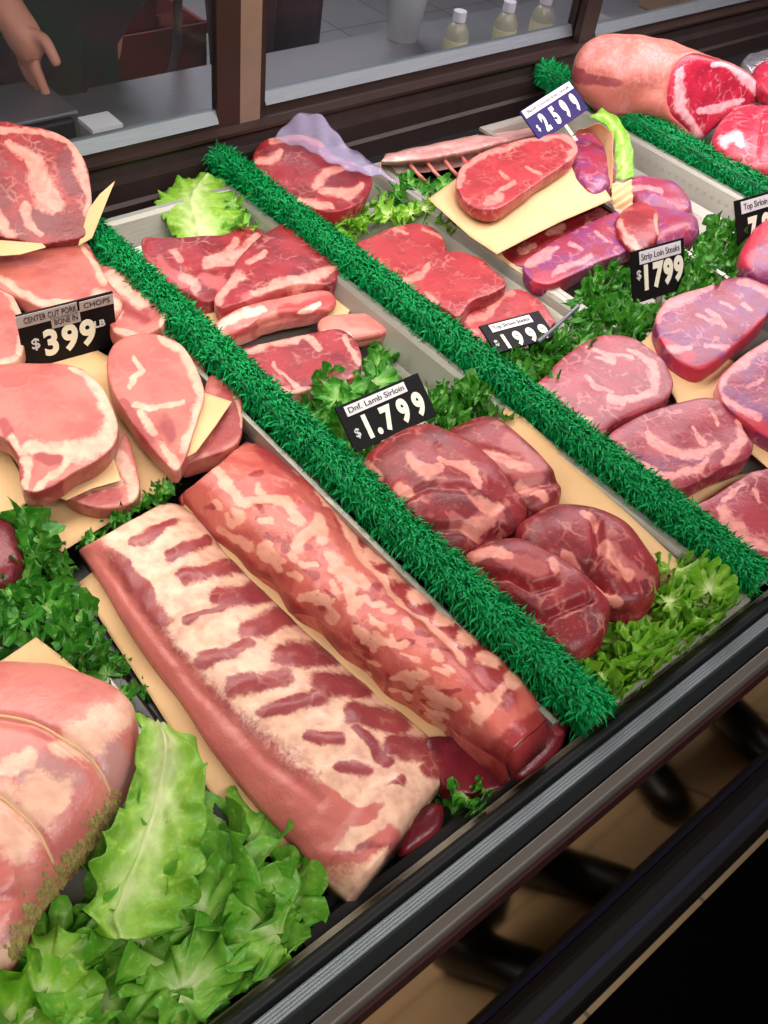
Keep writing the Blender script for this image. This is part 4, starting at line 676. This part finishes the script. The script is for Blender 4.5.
# ------------------------------------------------------------------ price signs
def textmesh(s, size, off=0., ext=.0003):
    cu = bpy.data.curves.new('txt', 'FONT'); cu.body = s; cu.size = size; cu.offset = off; cu.extrude = ext; cu.align_x = 'CENTER'; cu.align_y = 'CENTER'; cu.resolution_u = 4
    o = bpy.data.objects.new('txt', cu); COL.objects.link(o); bpy.context.view_layer.update()
    me = bpy.data.meshes.new_from_object(o.evaluated_get(bpy.context.evaluated_depsgraph_get()))
    V = np.array([v.co[:] for v in me.vertices]); Fc = [tuple(p.vertices) for p in me.polygons]
    bpy.data.objects.remove(o); bpy.data.curves.remove(cu); bpy.data.meshes.remove(me); return V, Fc
def sign(corners, zt, label, items, card=CARD, stake=True, zlow=.73, zb=None):
    tl, tr, br, bl = corners; best = None
    for z in ([zb] if zb else np.linspace(zt-.02, zt-.12, 41)):
        A, B, C, D = P(*tl, zt), P(*tr, zt), P(*br, z), P(*bl, z); W = (B-A+C-D)/2; U = (A-D+B-C)/2; c = abs(W@U)/np.linalg.norm(W)/np.linalg.norm(U)
        if best is None or c < best[0]: best = (c, W, U, (A+B+C+D)/4, z)
    _, W, U, ctr, z = best; w, wd = np.linalg.norm(W), W/np.linalg.norm(W); U = U-wd*(U@wd); h, ud = np.linalg.norm(U), U/np.linalg.norm(U); n = np.cross(wd, ud)
    sg = empty('price_sign', ctr-ud*h/2, label, 'price sign', 'price signs'); sg['_o'] = list(map(float, sg['_o']))
    bev(MB().fbox(ctr-n*.0016, wd*w/2, ud*h/2, n*.0016).obj('card', card, parent=sg), .0006)
    if stake:
        b = ctr-ud*h/2; L = max(.01, (b[2]-zlow)/max(.3, ud[2])); MB().fbox(b-ud*L/2-n*.0016, wd*.006, ud*L/2, n*.0008).obj('stake', STEEL, parent=sg)
    for it in items:
        kind, fx, fy, fs, txt, mat = it[:6]; o = ctr+wd*(fx*w)+ud*(fy*h)
        if kind == 'box': MB().fbox(o+n*.0004, wd*w*fs[0]/2, ud*h*fs[1]/2, n*.0005).obj(txt, mat, parent=sg)
        else:
            V, Fc = textmesh(txt, fs*h, it[6]*h if len(it) > 6 else 0); 
            if len(it) > 7: V[:, 0] *= it[7]*w/max(1e-6, np.ptp(V[:, 0]))
            V[:, 0] *= (.80 if kind == 'price_digit' else 1); obj(kind, o+n*(.0012 if mat is not DIG else .0004)+V[:, :1]*wd+V[:, 1:2]*ud+V[:, 2:3]*n, Fc, mat, parent=sg, smooth=False)
    return sg
def digits(s, xs, y, size, off=.034): return [('price_digit', x, y, size, c, DIG, off) for c, x in zip(s, xs)]
sign([(17, 316), (112, 292), (119, 345), (25, 371)], .835, 'black $3.99 price sign standing among the pork chops',
     [('box', -.20, .385, (.62, .20), 'label_strip', GREYP), ('box', .315, .385, (.36, .17), 'label_strip', GREYP), ('box', -.02, .225, (.30, .19), 'label_strip', GREYP), ('label_text', -.17, .385, .15, 'CENTER CUT PORK', INK, 0, .54), ('label_text', .315, .385, .13, 'CHOPS', INK, 0, .28), ('label_text', -.02, .225, .14, 'BONE IN', INK, 0, .24),
      ('currency_mark', -.36, -.06, .26, '$', INKW, .004), ('unit_text', .32, .0, .17, 'LB', INKW, .004)]+digits('399', (-.2, .0, .19), -.13, .62, .024))
sign([(338, 408), (415, 372), (440, 416), (353, 452)], .825, 'black $17.99 sign labelled lamb sirloin standing in the kale',
     [('box', -.06, .33, (.72, .22), 'label_strip', WHITEP), ('label_text', -.06, .33, .17, 'Dnf. Lamb Sirloin', INK, 0, .66), ('currency_mark', -.40, -.16, .26, '$', INKW, .004)]+digits('1.799', (-.27, -.16, -.03, .17, .36), -.14, .66))
sign([(520, 113), (569, 79), (589, 110), (541, 140)], .855, 'purple $25.99 price sign at the back beside the far green strip',
     [('box', 0, .36, (.96, .24), 'label_strip', WHITEP), ('label_text', 0, .36, .17, 'Beef Tenderloin Steak', INK, 0, .84), ('currency_mark', -.42, -.16, .26, '$', INKW, .004)]+digits('2599', (-.27, -.06, .15, .36), -.14, .70), card=CARDP)
sign([(631, 252), (683, 238), (686, 288), (633, 305)], .835, 'black $17.99 sign labelled loin steaks standing in the kale behind the strip loin steaks',
     [('box', .04, .34, (.78, .24), 'label_strip', WHITEP), ('label_text', .04, .34, .18, 'Strip Loin Steaks', INK, 0, .72), ('currency_mark', -.38, .03, .24, '$', INKW, .004)]+digits('1799', (-.24, -.02, .18, .38), -.08, .62))
sign([(735, 201), (784, 187), (788, 236), (739, 252)], .835, 'black price sign ending in 99 cut by the photo edge at the far tray',
     [('box', .02, .33, (.82, .24), 'label_strip', WHITEP), ('label_text', .02, .33, .18, 'Top Sirloin Steak', INK, 0, .74)]+digits('799', (-.2, .08, .36), -.16, .62))
sign([(476, 327), (535, 311), (560, 336), (500, 352)], .795, 'black price sign fallen flat on a sirloin steak, half buried in kale',
     [('box', -.03, .30, (.68, .26), 'label_strip', WHITEP), ('label_text', -.03, .30, .17, 'Top Sirloin Steaks', INK, 0, .60), ('currency_mark', -.42, -.2, .26, '$', INKW, .004)]+digits('1999', (-.27, -.06, .16, .37), -.24, .62), stake=False, zb=.782)
bev(MB().tube([P(538, 342, .785), P(558, 325, .797), P(578, 306, .805)], [.0035, .003, .0035], 8).obj('sign_holder', ALU, label='slim silver sign holder rod leaning in the kale beside the fallen sign', cat='sign holder', smooth=True), .0003)

# ------------------------------------------------------------------ people
def skin(name, verts, edges, radii, mat, parent, sub=2, root=0):
    o0 = np.array(parent['_o']); me = bpy.data.meshes.new(name); me.from_pydata([list(np.array(v)-o0) for v in verts], edges, [])
    o = bpy.data.objects.new(name, me); COL.objects.link(o); o.parent = parent
    o.modifiers.new('s', 'SKIN'); sm = o.modifiers.new('d', 'SUBSURF'); sm.levels = sub; sm.render_levels = sub
    for i, r in enumerate(radii):
        sv = me.skin_vertices[0].data[i]; sv.radius = r if hasattr(r, '__len__') else (r, r); sv.use_root = (i == root)
    bpy.context.view_layer.update()
    m2 = bpy.data.meshes.new_from_object(o.evaluated_get(bpy.context.evaluated_depsgraph_get())); o.modifiers.clear(); o.data = m2
    m2.polygons.foreach_set('use_smooth', [True]*len(m2.polygons)); m2.materials.clear(); m2.materials.append(mat); o['_o'] = parent['_o']; return o
SKINM = flat('skin', (206, 140, 116), .5, 0, .08, 30)
def person(x, y, face, label, coat, pants, shoe, hair, apron=None, feet=((-.11, 0), (.11, 0)), arm=.0, inn=0.):
    r = empty('person', (x, y, .0065 if y < .05 else 0), label, 'person')
    c, s = math.cos(face), math.sin(face); z0 = r['_o'][2]
    def T(p): return np.array([x+p[0]*c-p[1]*s, y+p[0]*s+p[1]*c, z0+p[2]])      # local: +Y forwards
    V, E, R = [], [], []
    def v(p, rad, link=None):
        V.append(T(p)); R.append(rad)
        if link is not None: E.append((link, len(V)-1))
        return len(V)-1
    pel = v((0, 0, .95), (.11, .085)); wa = v((0, 0, 1.10), (.10, .075), pel); ch = v((0, .0, 1.30), (.115, .08), wa); up = v((0, -.01, 1.42), (.075, .065), ch)
    ne = v((0, 0, 1.50), .055, up); hd = v((0, .02, 1.58), (.072, .085), ne); h2_ = v((0, .015, 1.66), (.078, .094), hd); v((0, .005, 1.73), (.055, .07), h2_)
    for sd in (-1, 1):
        sh = v((sd*.165, -.01, 1.395), .045, up); el = v((sd*.23, .02+(arm if sd > 0 else -.1*(inn > 0))*.2, 1.13), .043, sh); ix = inn if sd > 0 else 0.; iz = .085 if ix else 0.; a0 = arm if sd > 0 or inn == 0 else -.16; wr = v((sd*.23-ix*.8, .10+a0, .90+iz), .029, el); pm = v((sd*.228-ix, .115+a0, .815+iz), (.018, .038), wr)
        for k, (dy, ln) in enumerate(((.030, .062), (.011, .074), (-.009, .070), (-.028, .054))):
            a = v((sd*.230-ix, .118+a0+dy, .775+iz), .0095, pm); b = v((sd*.222-ix, .122+a0+dy, .775+iz-ln*.55), .0085, a); v((sd*.208-ix, .124+a0+dy*.9, .775+iz-ln), .0072, b)
        t1 = v((sd*.214-ix, .158+a0, .835+iz), .0105, pm); v((sd*.205-ix, .176+a0, .795+iz), .0085, t1)
        hp = v((sd*.09, 0, .88), (.095, .10), pel); kn = v((sd*.095+feet[(sd+1)//2][0]*.2*0, .015+feet[(sd+1)//2][1]*.5, .48), .06, hp); f = feet[(sd+1)//2]; v((f[0], f[1], .09), .042, kn)
    body = skin('body', V, E, R, SKINM, r)
    def sub(name, items, mat): # items: list of chains [(point, radius)...] starting at a shared first vertex
        V.clear(); E.clear(); R.clear(); first = v(*items[0][0])
        for chn in items:
            l = first
            for p, rad in chn[1:]: l = v(p, rad, l)
        return skin(name, V, E, R, mat, r)
    sub('coat', [[((0, 0, 1.12), (.185, .15)), ((0, 0, 1.30), (.225, .165)), ((0, -.01, 1.41), (.20, .13)), ((0, 0, 1.475), (.085, .085))], [((0, 0, 1.12), .1), ((0, 0, .95), (.20, .165)), ((0, 0, .84), (.195, .16))]], coat)
    for sd in (-1, 1): sub('sleeve', [[((sd*.13, -.01, 1.40), .095), ((sd*.19, 0, 1.34), .085), ((sd*.235, .02+arm*.2, 1.13), .066), ((sd*.232-(inn*.5 if sd > 0 else 0), .085+(arm if sd > 0 or inn == 0 else -.16)*.8, .96 if apron is None else 1.05), .046)]], coat)
    sub('trousers', [[((0, 0, .93), (.175, .14))]]+[[((0, 0, .93), .1), ((sd*.095, 0, .84), (.115, .125)), ((sd*.097, .015+feet[(sd+1)//2][1]*.5, .48), .09), ((feet[(sd+1)//2][0], feet[(sd+1)//2][1], .10), (.084, .09))] for sd in (-1, 1)], pants)
    for fx, fy in feet:
        pts = [(-.0, -.085, .045, .036, .045), (0, -.05, .05, .042, .05), (0, .02, .045, .042, .045), (0, .09, .036, .046, .034), (0, .15, .03, .043, .028), (0, .19, .024, .026, .02)]
        Vv = []; n = 14
        for px_, py_, pz_, a, b in pts: Vv += [T((fx+a*math.cos(k*2*math.pi/n), fy+py_, max(.001, pz_+b*math.sin(k*2*math.pi/n)))) for k in range(n)]
        Fc = [(i*n+k, i*n+(k+1) % n, (i+1)*n+(k+1) % n, (i+1)*n+k) for i in range(len(pts)-1) for k in range(n)]+[tuple(range(n))[::-1], tuple(range((len(pts)-1)*n, len(pts)*n))]
        obj('shoe', Vv, Fc, shoe, parent=r, recalc=True)
    # face and hair
    fm = MB(); n = 10
    for a, rad in (((-.031, .092, 1.645), .011), ((.031, .092, 1.645), .011)): fm.lathe(T((a[0], a[1], a[2]-rad)), [(.001, 0), (rad*.7, rad*.3), (rad, rad), (rad*.7, rad*1.7), (.001, 2*rad)], n)
    fm.obj('eyes', flat('eye_white', (220, 216, 210), .3), parent=r, smooth=True)
    MB().tube([T((0, .096, 1.655)), T((0, .112, 1.62)), T((0, .122, 1.60)), T((0, .10, 1.592))], [.007, .011, .014, .008], 8).obj('nose', SKINM, parent=r, smooth=True)
    MB().tube([T((-.024, .094, 1.562)), T((0, .102, 1.560)), T((.024, .094, 1.562))], [.004, .007, .004], 8).obj('mouth', flat('lip', (160, 84, 80), .5), parent=r, smooth=True)
    for sd in (-1, 1): MB().tube([T((sd*.078, .0, 1.66)), T((sd*.088, -.008, 1.64)), T((sd*.079, .0, 1.605))], [.012, .016, .009], 8).obj('ear', SKINM, parent=r, smooth=True)
    Vv = []; nn_ = 18; zs = [(-.07, .090, .092), (-.03, .098, .104), (.0, .097, .106), (.05, .080, .092), (.085, .05, .06), (.098, .01, .01)]
    for dz, a, b in zs: Vv += [T((a*math.cos(k*2*math.pi/nn_), -.012+b*math.sin(k*2*math.pi/nn_)*(1 if math.sin(k*2*math.pi/nn_) < 0 else (.35 if dz < .02 else .95)), 1.68+dz)) for k in range(nn_)]
    obj('hair', Vv, [(i*nn_+k, i*nn_+(k+1) % nn_, (i+1)*nn_+(k+1) % nn_, (i+1)*nn_+k) for i in range(len(zs)-1) for k in range(nn_)], hair, parent=r, recalc=True)
    if apron is not None:
        G = np.array([[T((u*.165*(1 if zz < 1.15 else .62), .168-.075*u*u+.012*math.sin(u*9+zz*5), zz)) for u in np.linspace(-1, 1, 17)] for zz in np.linspace(.52, 1.36, 24)])
        grid('apron', G, apron, .003, parent=r)
    return r
DK = flat('dark_navy_cloth', (16, 17, 24), .85); BK = flat('black_leather', (20, 18, 18), .35); HB = flat('brown_hair', (52, 36, 28), .6)
person(.80, -.47, -.35, 'person in dark clothes and black shoes standing at the case, mirrored in the front panel', DK, flat('charcoal_trouser', (14, 14, 18), .9), BK, HB, feet=((-.12, .0), (.12, .03)))
person(1.42, -.52, .45, 'second person in a dark coat farther along the case, mirrored in the front panel', flat('black_coat_cloth', (18, 16, 18), .9), flat('black_trouser', (12, 12, 14), .9), BK, HB, feet=((-.14, .02), (.10, .0)))
person(.76, 1.90, math.pi, 'butcher in a dark green apron behind the rear door, bare forearm hanging down', flat('charcoal_shirt', (34, 36, 34), .9), flat('dark_trouser', (20, 20, 24), .9), BK, HB, apron=flat('dark_green_apron', (26, 40, 24), .9), arm=.14, inn=.15)
person(1.66, 2.35, math.pi+.2, 'person in dark purple clothes farther behind the rear doors', flat('dark_purple_cloth', (52, 40, 62), .9), flat('plum_trouser', (40, 32, 46), .9), BK, HB)
# ------------------------------------------------------------------ things behind the rear doors
WZ = .7605
sc_ = empty('scale', (.64, 1.60, WZ), 'black digital scale with a silver plate on the rear worktop', 'scale')
bev(MB().box(.56, .70, 1.53, 1.67, WZ, WZ+.055).obj('body', flat('black_plastic', (24, 24, 26), .4), parent=sc_), .006)
bev(MB().box(.555, .705, 1.525, 1.665, WZ+.062, WZ+.07).obj('weighing_plate', ALU, parent=sc_), .003); MB().box(.60, .66, 1.57, 1.62, WZ+.055, WZ+.062).obj('post', STEEL, parent=sc_)
lb = empty('label_box', (.73, 1.50, WZ), 'small pale grey box on the worktop behind the rear door sill', 'box')
bev(MB().box(.703, .757, 1.475, 1.525, WZ, WZ+.05).obj('box_body', flat('grey_card', (150, 152, 168), .6), parent=lb), .002); MB().box(.702, .758, 1.474, 1.526, WZ+.05, WZ+.058).obj('lid', WHITEP, parent=lb)
br = empty('broom', (1.30, 2.42, 0), 'dark broom leaning on the rear worktop behind the door', 'broom')
MB().tube([(1.30, 2.42, .10), (1.06, 1.80, .78), (.885, 1.38+.105, 1.09)], .009, 10).obj('handle', flat('dark_wood', (40, 32, 34), .5), parent=br, smooth=True)
bev(MB().box(1.16, 1.44, 2.40, 2.45, .08, .13).obj('head', flat('broom_head', (60, 44, 36), .6), parent=br), .006)
bb = MB()
for k in range(90): xx = 1.165+.27*random.random(); yy = 2.405+.04*random.random(); bb.fbox((xx+random.gauss(0, .006), yy, .042), (.0015, 0, 0), (0, .0015, 0), (random.gauss(0, .006), random.gauss(0, .006), .041))
bb.obj('bristles', flat('straw_bristle', (120, 96, 60), .8), parent=br, kind='stuff')
def crate(x, y, z, c, label):
    m = MB(); w, d, h, t = .20, .14, .24, .012
    m.box(x-w, x+w, y-d, y+d, z, z+t)
    for a in ((x-w, x+w, y-d, y-d+t), (x-w, x+w, y+d-t, y+d), (x-w, x-w+t, y-d, y+d), (x+w-t, x+w, y-d, y+d)): m.box(*a, z, z+h)
    m.box(x-w-.008, x+w+.008, y-d-.008, y-d+t, z+h-.03, z+h); m.box(x-w-.008, x+w+.008, y+d-t, y+d+.008, z+h-.03, z+h)
    return m.obj('crate', flat('crate_plastic', c, .5), label=label, cat='crate', group='crates behind the case')
crate(1.42, 2.72, 0, (96, 96, 104), 'grey crate on the floor behind the case, under the red one'); crate(1.42, 2.72, .2405, (126, 44, 44), 'red crate stacked on the grey crate behind the case')
leaves('leafy_greens', [(158, 8), (200, 4), (206, 22), (166, 26)], .53, 8, .12, KALE, 'dark green leaves heaped in the red crate behind the case', 'lettuce', group='crates behind the case')
def bottle(x, y, c, label):
    b = empty('bottle', (x, y, WZ), label, 'bottle', 'bottles behind the rear doors')
    MB().lathe((x, y, WZ), [(.001, 0), (.024, 0), (.026, .004), (.026, .066), (.018, .082), (.012, .09)], 20).obj('body', flat('bottle_plastic', c, .3), parent=b, smooth=True)
    MB().lathe((x, y, WZ+.0905), [(.001, 0), (.014, 0), (.014, .02), (.001, .02)], 16).obj('cap', WHITEP, parent=b)
    MB().lathe((x, y, WZ+.016), [(.0264, 0), (.0268, .001), (.0268, .038), (.0264, .039)], 20).obj('label_band', flat('cream_label', (214, 206, 160), .6), parent=b)
for (a, q), l in zip(((455, 66), (505, 47), (540, 45)), ('squat seasoning bottle nearest the white tub behind the rear door', 'seasoning bottle in the middle of the three behind the rear door', 'seasoning bottle closest to the far door post')):
    p = PY(a, q, 1.52); bottle(p[0], 1.53, (170, 166, 140), l)
p = P(402, 38, WZ); tb = empty('tub', (p[0], p[1], WZ), 'white tapered plastic tub on the worktop behind the rear door', 'tub')
MB().lathe((p[0], p[1], WZ), [(.001, 0), (.034, 0), (.056, .16), (.06, .165), (.06, .172), (.053, .172), (.05, .16), (.03, .01), (.001, .01)], 28).obj('bowl', flat('white_plastic', (226, 230, 226), .4), parent=tb, smooth=True)
p = P(690, 14, WZ); cb = empty('cardboard_box', (p[0], p[1], WZ), 'brown cardboard box on the worktop beyond the far door post', 'box')
bev(MB().box(p[0]-.10, p[0]+.10, p[1]-.02, p[1]+.10, WZ, WZ+.09).obj('carton', flat('cardboard', (150, 116, 80), .8), parent=cb), .003); MB().box(p[0]-.10, p[0]+.10, p[1]+.03, p[1]+.05, WZ+.0905, WZ+.0915).obj('tape', flat('tan_tape', (176, 150, 110), .4), parent=cb)

# ------------------------------------------------------------------ light
def area(name, loc, rot, sx, sy, e, c=(1, 1, 1)):
    l = bpy.data.lights.new(name, 'AREA'); l.shape = 'RECTANGLE'; l.size = sx; l.size_y = sy; l.energy = e; l.color = c
    o = bpy.data.objects.new(name, l); COL.objects.link(o); o.location = loc; o.rotation_euler = rot; return o
area('case_lamp_warm', (.35, .95, 1.355), (0, 0, 0), 1.6, .30, 11.4, (1, .93, .84))
area('case_lamp_pink', (1.95, .95, 1.355), (0, 0, 0), 1.6, .30, 14.5, (1, .87, .93))
area('ceiling_panel', (.3, -1.0, 2.95), (0, 0, 0), 3.2, .6, 75, (1, .96, .9))
area('ceiling_panel_far', (2.4, -1.0, 2.95), (0, 0, 0), 2., .6, 18, (.9, .9, 1))
area('back_fill_light', (1.2, 3.3, 2.95), (0, 0, 0), 3.0, .6, 85, (.95, .95, 1))  # unseen fill light added to brighten the staff area behind the doors
w = bpy.data.worlds.new('world'); SC.world = w; w.use_nodes = True; w.node_tree.nodes['Background'].inputs[0].default_value = (.9, .92, 1, 1); w.node_tree.nodes['Background'].inputs[1].default_value = .1
SC.view_settings.view_transform = 'Standard'; SC.view_settings.look = 'None'; SC.view_settings.gamma = 1; SC.view_settings.use_curve_mapping = False; SC.view_settings.exposure = -.14
